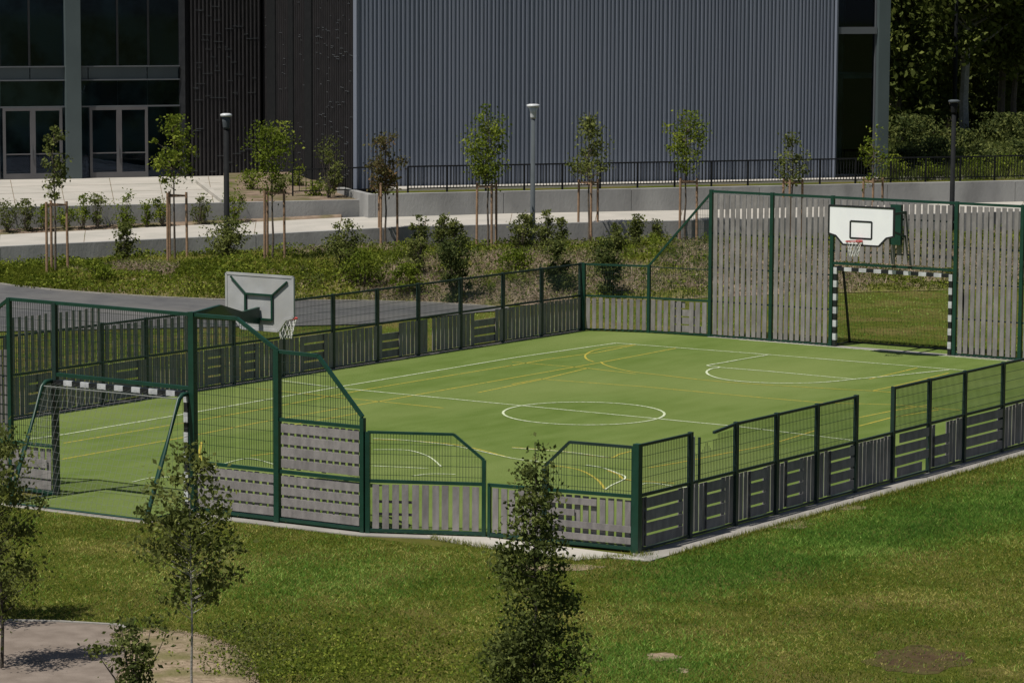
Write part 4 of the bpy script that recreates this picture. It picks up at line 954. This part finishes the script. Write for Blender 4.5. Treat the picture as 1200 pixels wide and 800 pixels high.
# foreground paving and bare patch
pav = [at(-160, 722), at(0, 725.5), at(70, 727), at(140, 731), at(152, 736), at(128, 742), at(150, 760), at(130, 830), at(60, 900), at(-160, 900)]
sheet('paved_path', [p for p in pav][::-1], -.016, M['paving'])
ed_ = MB()
for a, c in zip(pav[1:4], pav[2:5]): ed_.bar(Z(a, -.02), Z(c, -.02), .07, .05)
ed_.bar(Z(pav[0], -.02), Z(pav[1], -.02), .07, .05); tag(ed_.build('path_edging', M['concrete']), kind='structure')
gv = [(128, 742), (152, 735), (200, 736), (240, 742), (275, 755), (300, 775), (305, 800), (300, 860), (150, 860), (120, 830), (148, 760)]
gp = [at(*q) for q in gv]; gc_ = sum(gp)/len(gp)
mv = [(*gc_[:2], .10)]; n = len(gp)
for s in (.7, 1): mv += [(*(gc_[:2]+(p[:2]-gc_[:2])*s), .06 if s < 1 else -.028) for p in gp]
mf = [(0, 1+i, 1+(i+1) % n) for i in range(n)]+[(1+i, 1+n+i, 1+n+(i+1) % n, 1+(i+1) % n) for i in range(n)]
me = bpy.data.meshes.new('bare_soil'); me.from_pydata(mv, [], mf); tag(link('bare_soil', me, M['gravel']), kind='structure')
# pebbles and clods
def clods(name, P, size, material, label=None):
    n = len(P); base = np.array([(1, 0, 0), (-1, 0, 0), (0, 1, 0), (0, -1, 0), (0, 0, 1.), (0, 0, -.3)]); fcs = np.array([(0, 2, 4), (2, 1, 4), (1, 3, 4), (3, 0, 4), (2, 0, 5), (1, 2, 5), (3, 1, 5), (0, 3, 5)])
    s = size*rng.uniform(.4, 1.4, (n, 1, 1))*rng.uniform(.6, 1.2, (n, 6, 1)); v = P[:, None, :]+base[None]*s*np.array([1, 1, .6])
    f = (fcs[None]+(np.arange(n)*6)[:, None, None]).reshape(-1, 3); o = link(name, npmesh(name, v.reshape(-1, 3), f), material); tag(o, kind='stuff'); return o
def scatter_px(poly_fn, n, x0, x1, y0, y1, z=0):
    out = []
    X = rng.uniform(x0, x1, n); Y = rng.uniform(y0, y1, n)
    return [(x, y) for x, y in zip(X, Y) if poly_fn(x, y)]
def inpoly(poly):
    def f(x, y):
        c = False; n = len(poly)
        for i in range(n):
            (x1, y1), (x2, y2) = poly[i], poly[(i+1) % n]
            if (y1 > y) != (y2 > y) and x < (x2-x1)*(y-y1)/(y2-y1)+x1: c = not c
        return c
    return f
pp = np.array([at(x, y, .02) for x, y in scatter_px(inpoly(gv), 9000, 120, 310, 733, 860)]); clods('pebbles', pp, .024, M['gravel'])

# ------------------------------------------------------------------ grass blades (uncountable)
def blades(name, P, h, w, material, var, lean=.5):
    n = len(P); a = rng.uniform(0, 2*math.pi, n); H = h*rng.uniform(.5, 1.4, n); ww = w*rng.uniform(.6, 1.4, n)
    d = np.stack([np.cos(a), np.sin(a), 0*a], 1); l_ = rng.normal(0, lean, (n, 2))*H[:, None]
    v = np.stack([P-d*ww[:, None]/2, P+d*ww[:, None]/2, P+np.stack([l_[:, 0], l_[:, 1], H], 1)], 1).reshape(-1, 3)
    me = npmesh(name, v, np.arange(3*n).reshape(n, 3), np.repeat(var, 3)); o = link(name, me, material); tag(o, kind='stuff'); return o
def vnoise(P, s, seed):                              # smooth value noise in plan
    r_ = np.random.default_rng(seed); T = r_.uniform(0, 1, (64, 64)); q = P[:, :2]*s; i = np.floor(q).astype(int); f_ = q-i; f_ = f_*f_*(3-2*f_)
    g = lambda a, b: T[(i[:, 0]+a) % 64, (i[:, 1]+b) % 64]
    return (g(0, 0)*(1-f_[:, 0])+g(1, 0)*f_[:, 0])*(1-f_[:, 1])+(g(0, 1)*(1-f_[:, 0])+g(1, 1)*f_[:, 0])*f_[:, 1]
def backp(X, Y, z=-.03):
    d = fwd[None]+right[None]*((X-600)/F)[:, None]-up_[None]*((Y-400)/F)[:, None]; t = (z-CAM[2])/d[:, 2]; return CAM+t[:, None]*d
up_ = cup
# foreground lawn: uniform in the plan of the visible wedge
N_ = 1150000
D_ = np.sqrt(rng.uniform(44.**2, 76.**2, N_)); lat = rng.uniform(-.185, .185, N_)*D_
P = CAM[None]*np.array([1, 1, 0])+fh[None]*D_[:, None]+rh[None]*lat[:, None]; P[:, 2] = -.03
keep = np.ones(len(P), bool)
# outside the court and its concrete: in front of end wall line and outside the near side fence
s_side = (P-NS_A)@xd; s_end = (P-NE_A)@nn
edge = .63+.06*np.sin(P[:, 1]*3)+.05*(vnoise(P, 2.5, 9)-.5)
conc_poly = [(500, 626), (505, 629.5), (560, 639), (620, 648), (675, 655), (715, 652), (760, 648), (748, 560), (500, 560)]
inc = inpoly([tuple(at(*q)[:2]) for q in conc_poly])
outside = (s_side > edge) | (s_end > np.where(((P-NE_A)@nd) < -np.linalg.norm(hB-NE_A), 1.48, .36)) 
rough = [inc(*q) for q in P[:, :2]] if False else None
pj = np.stack([(P-CAM)@right/((P-CAM)@fwd)*F+600, 400-F*((P-CAM)@up_)/((P-CAM)@fwd)], 1)
corner_ = (pj[:, 0] > 498) & (pj[:, 0] < 775) & (pj[:, 1] > 640)
keep &= (outside & ((s_side > edge) | (pj[:, 0] < 745))) | corner_
def np_inpoly(X, Y, poly):
    c = np.zeros(len(X), bool); n = len(poly)
    for i in range(n):
        (x1, y1), (x2, y2) = poly[i], poly[(i+1) % n]
        c ^= ((y1 > Y) != (y2 > Y)) & (X < (x2-x1)*(Y-y1)/(y2-y1+1e-12)+x1)
    return c
keep &= ~np_inpoly(pj[:, 0], pj[:, 1], [(498, 560), (498, 625), (505, 630), (560, 639), (620, 648), (675, 655), (715, 652.5), (765, 648), (765, 560)])
keep &= ~((pj[:, 0] < 770) & (pj[:, 0] > 425) & (pj[:, 1] < 625))
keep &= ~np_inpoly(pj[:, 0], pj[:, 1], [(-200, 723), (0, 726), (70, 727.5), (140, 731.5), (150, 735), (200, 736), (240, 742), (275, 755), (300, 775), (305, 900), (-200, 900)])
bare = vnoise(P, .9, 4)*.6+vnoise(P, 3.1, 5)*.4
dark = np.exp(-(((pj[:, 0]-1080)/75)**2+((pj[:, 1]-772)/22)**2)); pale = np.exp(-(((pj[:, 0]-777)/22)**2+((pj[:, 1]-767)/5)**2))
keep &= rng.uniform(0, 1, len(P)) > (.10+.40*(bare > .64))*(pj[:, 1] > 640)+.72*dark+1.2*pale
P = P[keep]; pj = pj[keep]
dry = vnoise(P, .35, 2)*.5+vnoise(P, 1.3, 3)*.5
gband = np.exp(-(((pj[:, 1]-(655-(pj[:, 0]-900)*.22))/28)**2))*np.clip((pj[:, 0]-700)/110, 0, 1)+.9*np.exp(-(((pj[:, 0]-760)/90)**2+((pj[:, 1]-775)/30)**2))+.5*np.exp(-(((pj[:, 0]-380)/150)**2+((pj[:, 1]-680)/28)**2))
var = np.clip((dry-.5)*.75+.44+.25*(vnoise(P, 5.0, 31)-.5)+rng.normal(0, .28, len(P))-.12*gband, 0, 1)
isg = rng.uniform(0, 1, len(P)) < np.clip(gband*1.1, 0, .95)+.08
blades('grass', P[~isg], .032, .013, M['blade'], var[~isg], .9); blades('grass', P[isg], .055, .014, M['blade_green'], var[isg], .8)
# bare soil patches in the lawn
for (x, y, rx, ry, m_) in ((1075, 772, 62, 17, 'dark_soil'), (777, 767, 20, 5, 'gravel'), (800, 783, 8, 3, 'gravel'), (905, 612, 50, 6, 'gravel'), (960, 592, 60, 5, 'gravel'), (650, 663, 60, 4, 'gravel')):
    c = at(x, y); pt = []
    for k in range(22):
        t = 2*math.pi*k/22; s = random.uniform(.75, 1.15); pt.append(at(x+rx*s*math.cos(t), y+ry*s*math.sin(t)))
    sheet('bare_soil', pt[::-1], -.026+random.uniform(0, .004), M[m_])
# weeds at the bottom
n = 3800; X = rng.normal(400, 95, n); Y = 800-np.abs(rng.normal(0, 34, n)); k = (Y > 700); P = backp(X[k], Y[k]); P[:, 2] = rng.uniform(0, .16, len(P))
me = leaf_mesh('weeds', P, .055, rng.uniform(0, 1, len(P))); tag(link('weeds', me, M['leaf_green']), kind='stuff')
n = 2500; X = rng.normal(270, 50, n); Y = rng.uniform(735, 800, n); k = X > 235; P = backp(X[k], Y[k]); P[:, 2] = rng.uniform(.0, .14, len(P))
me = leaf_mesh('weeds', P, .05, rng.uniform(0, 1, len(P))); tag(link('weeds', me, M['leaf_olive']), kind='stuff')
# fringe of longer grass along the concrete
Q = []
for a, c in zip([(505, 630), (560, 639.5), (620, 648.5), (675, 655.5)], [(560, 639.5), (620, 648.5), (675, 655.5), (765, 649)]):
    for t in rng.uniform(0, 1, 350): Q.append(at(a[0]+(c[0]-a[0])*t, a[1]+(c[1]-a[1])*t+rng.normal(1, 1), -.02))
for t in rng.uniform(0, 1, 5000): Q.append(NS_A+ydir*(t*22)+xd*(.66+abs(rng.normal(0, .06))))
blades('grass', np.array(Q), .09, .012, M['blade'], rng.uniform(.1, .9, len(Q)), .4)
# grass strip behind the far fence and beyond the far goal
N_ = 90000; X = rng.uniform(-100, 1250, N_); Y = rng.uniform(320, 480, N_); P = backp(X, Y, -.03)
o1 = ((P-FS_A)@(-fn) if ((cNR-FS_A)@fn) > 0 else (P-FS_A)@fn)
beyond = ((P-FE_A)@en > .3) & (X > 640)
nearp = np.array([ip(path_near, x, 1) for x in np.linspace(-200, 1300, 301)]); yl = np.interp(X, np.linspace(-200, 1300, 301), nearp)
side = (o1 > .3) & (X < 690) & ((Y > yl) | (X > 598))
top_ = np.interp(X, [560, 640, 760, 900, 1300], [358.5, 357, 352, 345, 335])
kp = (side & ((X < 560) | (Y > top_))) | (beyond & (Y > top_))
P = P[kp]; blades('grass', P, .05, .02, M['blade_green'], np.clip(vnoise(P, .4, 6)*.8+.1+rng.uniform(-.2, .4, len(P)), 0, 1))
# bank cover: grass, leafy ground cover, dry twigs
N_ = 190000; xi = rng.uniform(-60, 1250, N_); ti = rng.uniform(0, 1, N_)**.9
def bankpts(x, t):
    i = np.interp(x, xb, np.arange(len(xb))); i0 = i.astype(int); j = t*(ny_-2); j0 = np.minimum(j.astype(int), ny_-2); i1 = np.minimum(i0+1, nx_-1); a = (i-i0)[:, None]; b = (j-j0)[:, None]
    return (G[i0, j0]*(1-a)+G[i1, j0]*a)*(1-b)+(G[i0, j0+1]*(1-a)+G[i1, j0+1]*a)*b
BP = bankpts(xi, ti); brown = vnoise(BP, .30, 11)*.65+vnoise(BP, 1.1, 12)*.35
brown = brown+(.20*np.clip((xi-380)/140, 0, 1))*(ti > .07)*(ti < .62)-.10*(xi < 330)
isb = brown > .56
g = ~isb
P = BP[g]; q = rng.uniform(0, 1, len(P)); lf = q < .28
blades('grass', P[~lf], .16, .022, M['blade'], np.clip(vnoise(P[~lf], .5, 13)*.8+rng.uniform(-.2, .35, (~lf).sum()), 0, 1), .45)
Pl = P[lf]; Pl[:, 2] += rng.uniform(0, .28, len(Pl))*vnoise(Pl, .8, 14)*1.6; me = leaf_mesh('ground_cover', Pl, .11, rng.uniform(0, 1, len(Pl))); tag(link('ground_cover', me, M['leaf_green']), kind='stuff')
P = BP[isb]; q = rng.uniform(0, 1, len(P)); P1 = P[q < .55]; blades('dry_twigs', P1, .20, .02, M['leaf_brown'], rng.uniform(0, 1, len(P1)), .9)
P2 = P[(q > .80)]; P2[:, 2] += rng.uniform(0, .25, len(P2)); me = leaf_mesh('ground_cover', P2, .10, rng.uniform(0, 1, len(P2))); tag(link('ground_cover', me, M['leaf_olive']), kind='stuff')
n = 260; cx = rng.uniform(330, 1230, n); ct = rng.uniform(.1, .95, n); cc_ = bankpts(cx, ct); hh2 = rng.uniform(.15, .6, n); mm = 70
pt = np.repeat(cc_, mm, 0)+rng.normal(size=(n*mm, 3))*np.array([.16, .16, 0])*rng.uniform(.5, 1.6, n).repeat(mm)[:, None]; pt[:, 2] += rng.uniform(0, 1, n*mm)*hh2.repeat(mm)
vv_ = np.clip(rng.uniform(0, .6, n).repeat(mm)+rng.uniform(0, .4, n*mm), 0, 1); half = (np.arange(n*mm)//mm) % 2 == 0
for sel, mt in ((half, 'leaf_olive'), (~half, 'leaf_green')):
    me = leaf_mesh('weeds', pt[sel], .085, vv_[sel]); tag(link('weeds', me, M[mt]), kind='stuff')
# tall grass behind the railing on the right, plants at the wall foot
N_ = 24000; X = rng.uniform(1030, 1260, N_); Dd = rng.uniform(D2+1.5, 145, N_); 
P = np.array([up(x, D, 2.36) for x, D in zip(X, Dd)]); blades('tall_grass', P, .45, .035, M['leaf_forest'], np.clip(vnoise(P, .5, 21)+rng.uniform(-.3, .3, len(P)), 0, 1), .4)
for k, (x, D) in enumerate(((1052, 126), (1082, 130), (1104, 124), (1136, 128), (1160, 123), (1186, 127), (1208, 131))):
    dup(ub, up(x, D, 2.36), (.75+.1*(k % 3), .55+.12*(k % 4)), k*1.3, ['dark bush on the verge behind the railing, nearest the glass corner', 'dark bush on the verge, second from the glass corner', 'dark bush on the verge left of the right lamp', 'dark bush on the verge right of the right lamp', 'dark bush on the verge halfway between right lamp and picture edge', 'dark bush on the verge near the right edge of the picture', 'dark bush on the verge cut by the right edge of the picture'][k], 'bushes on the verge behind the railing')
for x, w, hgt in ((1048, 30, 1.0), (1090, 26, .8), (1140, 30, .9), (1185, 30, 1.0)):
    plant('shrub', up(x, D2+2.6, 2.36), hgt, 0, .6, 'round', 600, 16, .10, M['leaf_green'], M['bark'], 0, {1048: 'green shrub behind the railing just right of the glass corner', 1090: 'low shrub behind the railing left of the right lamp', 1140: 'low shrub behind the railing right of the right lamp', 1185: 'green shrub behind the railing at the right edge'}[x], 'shrub', 'shrubs behind the railing', spread=.15, parts=('stems', 'foliage'))
# surface far behind, under the wood
for o in list(bpy.data.objects):
    for k_ in ('_ax', '_ay'):
        if k_ in o: del o[k_]
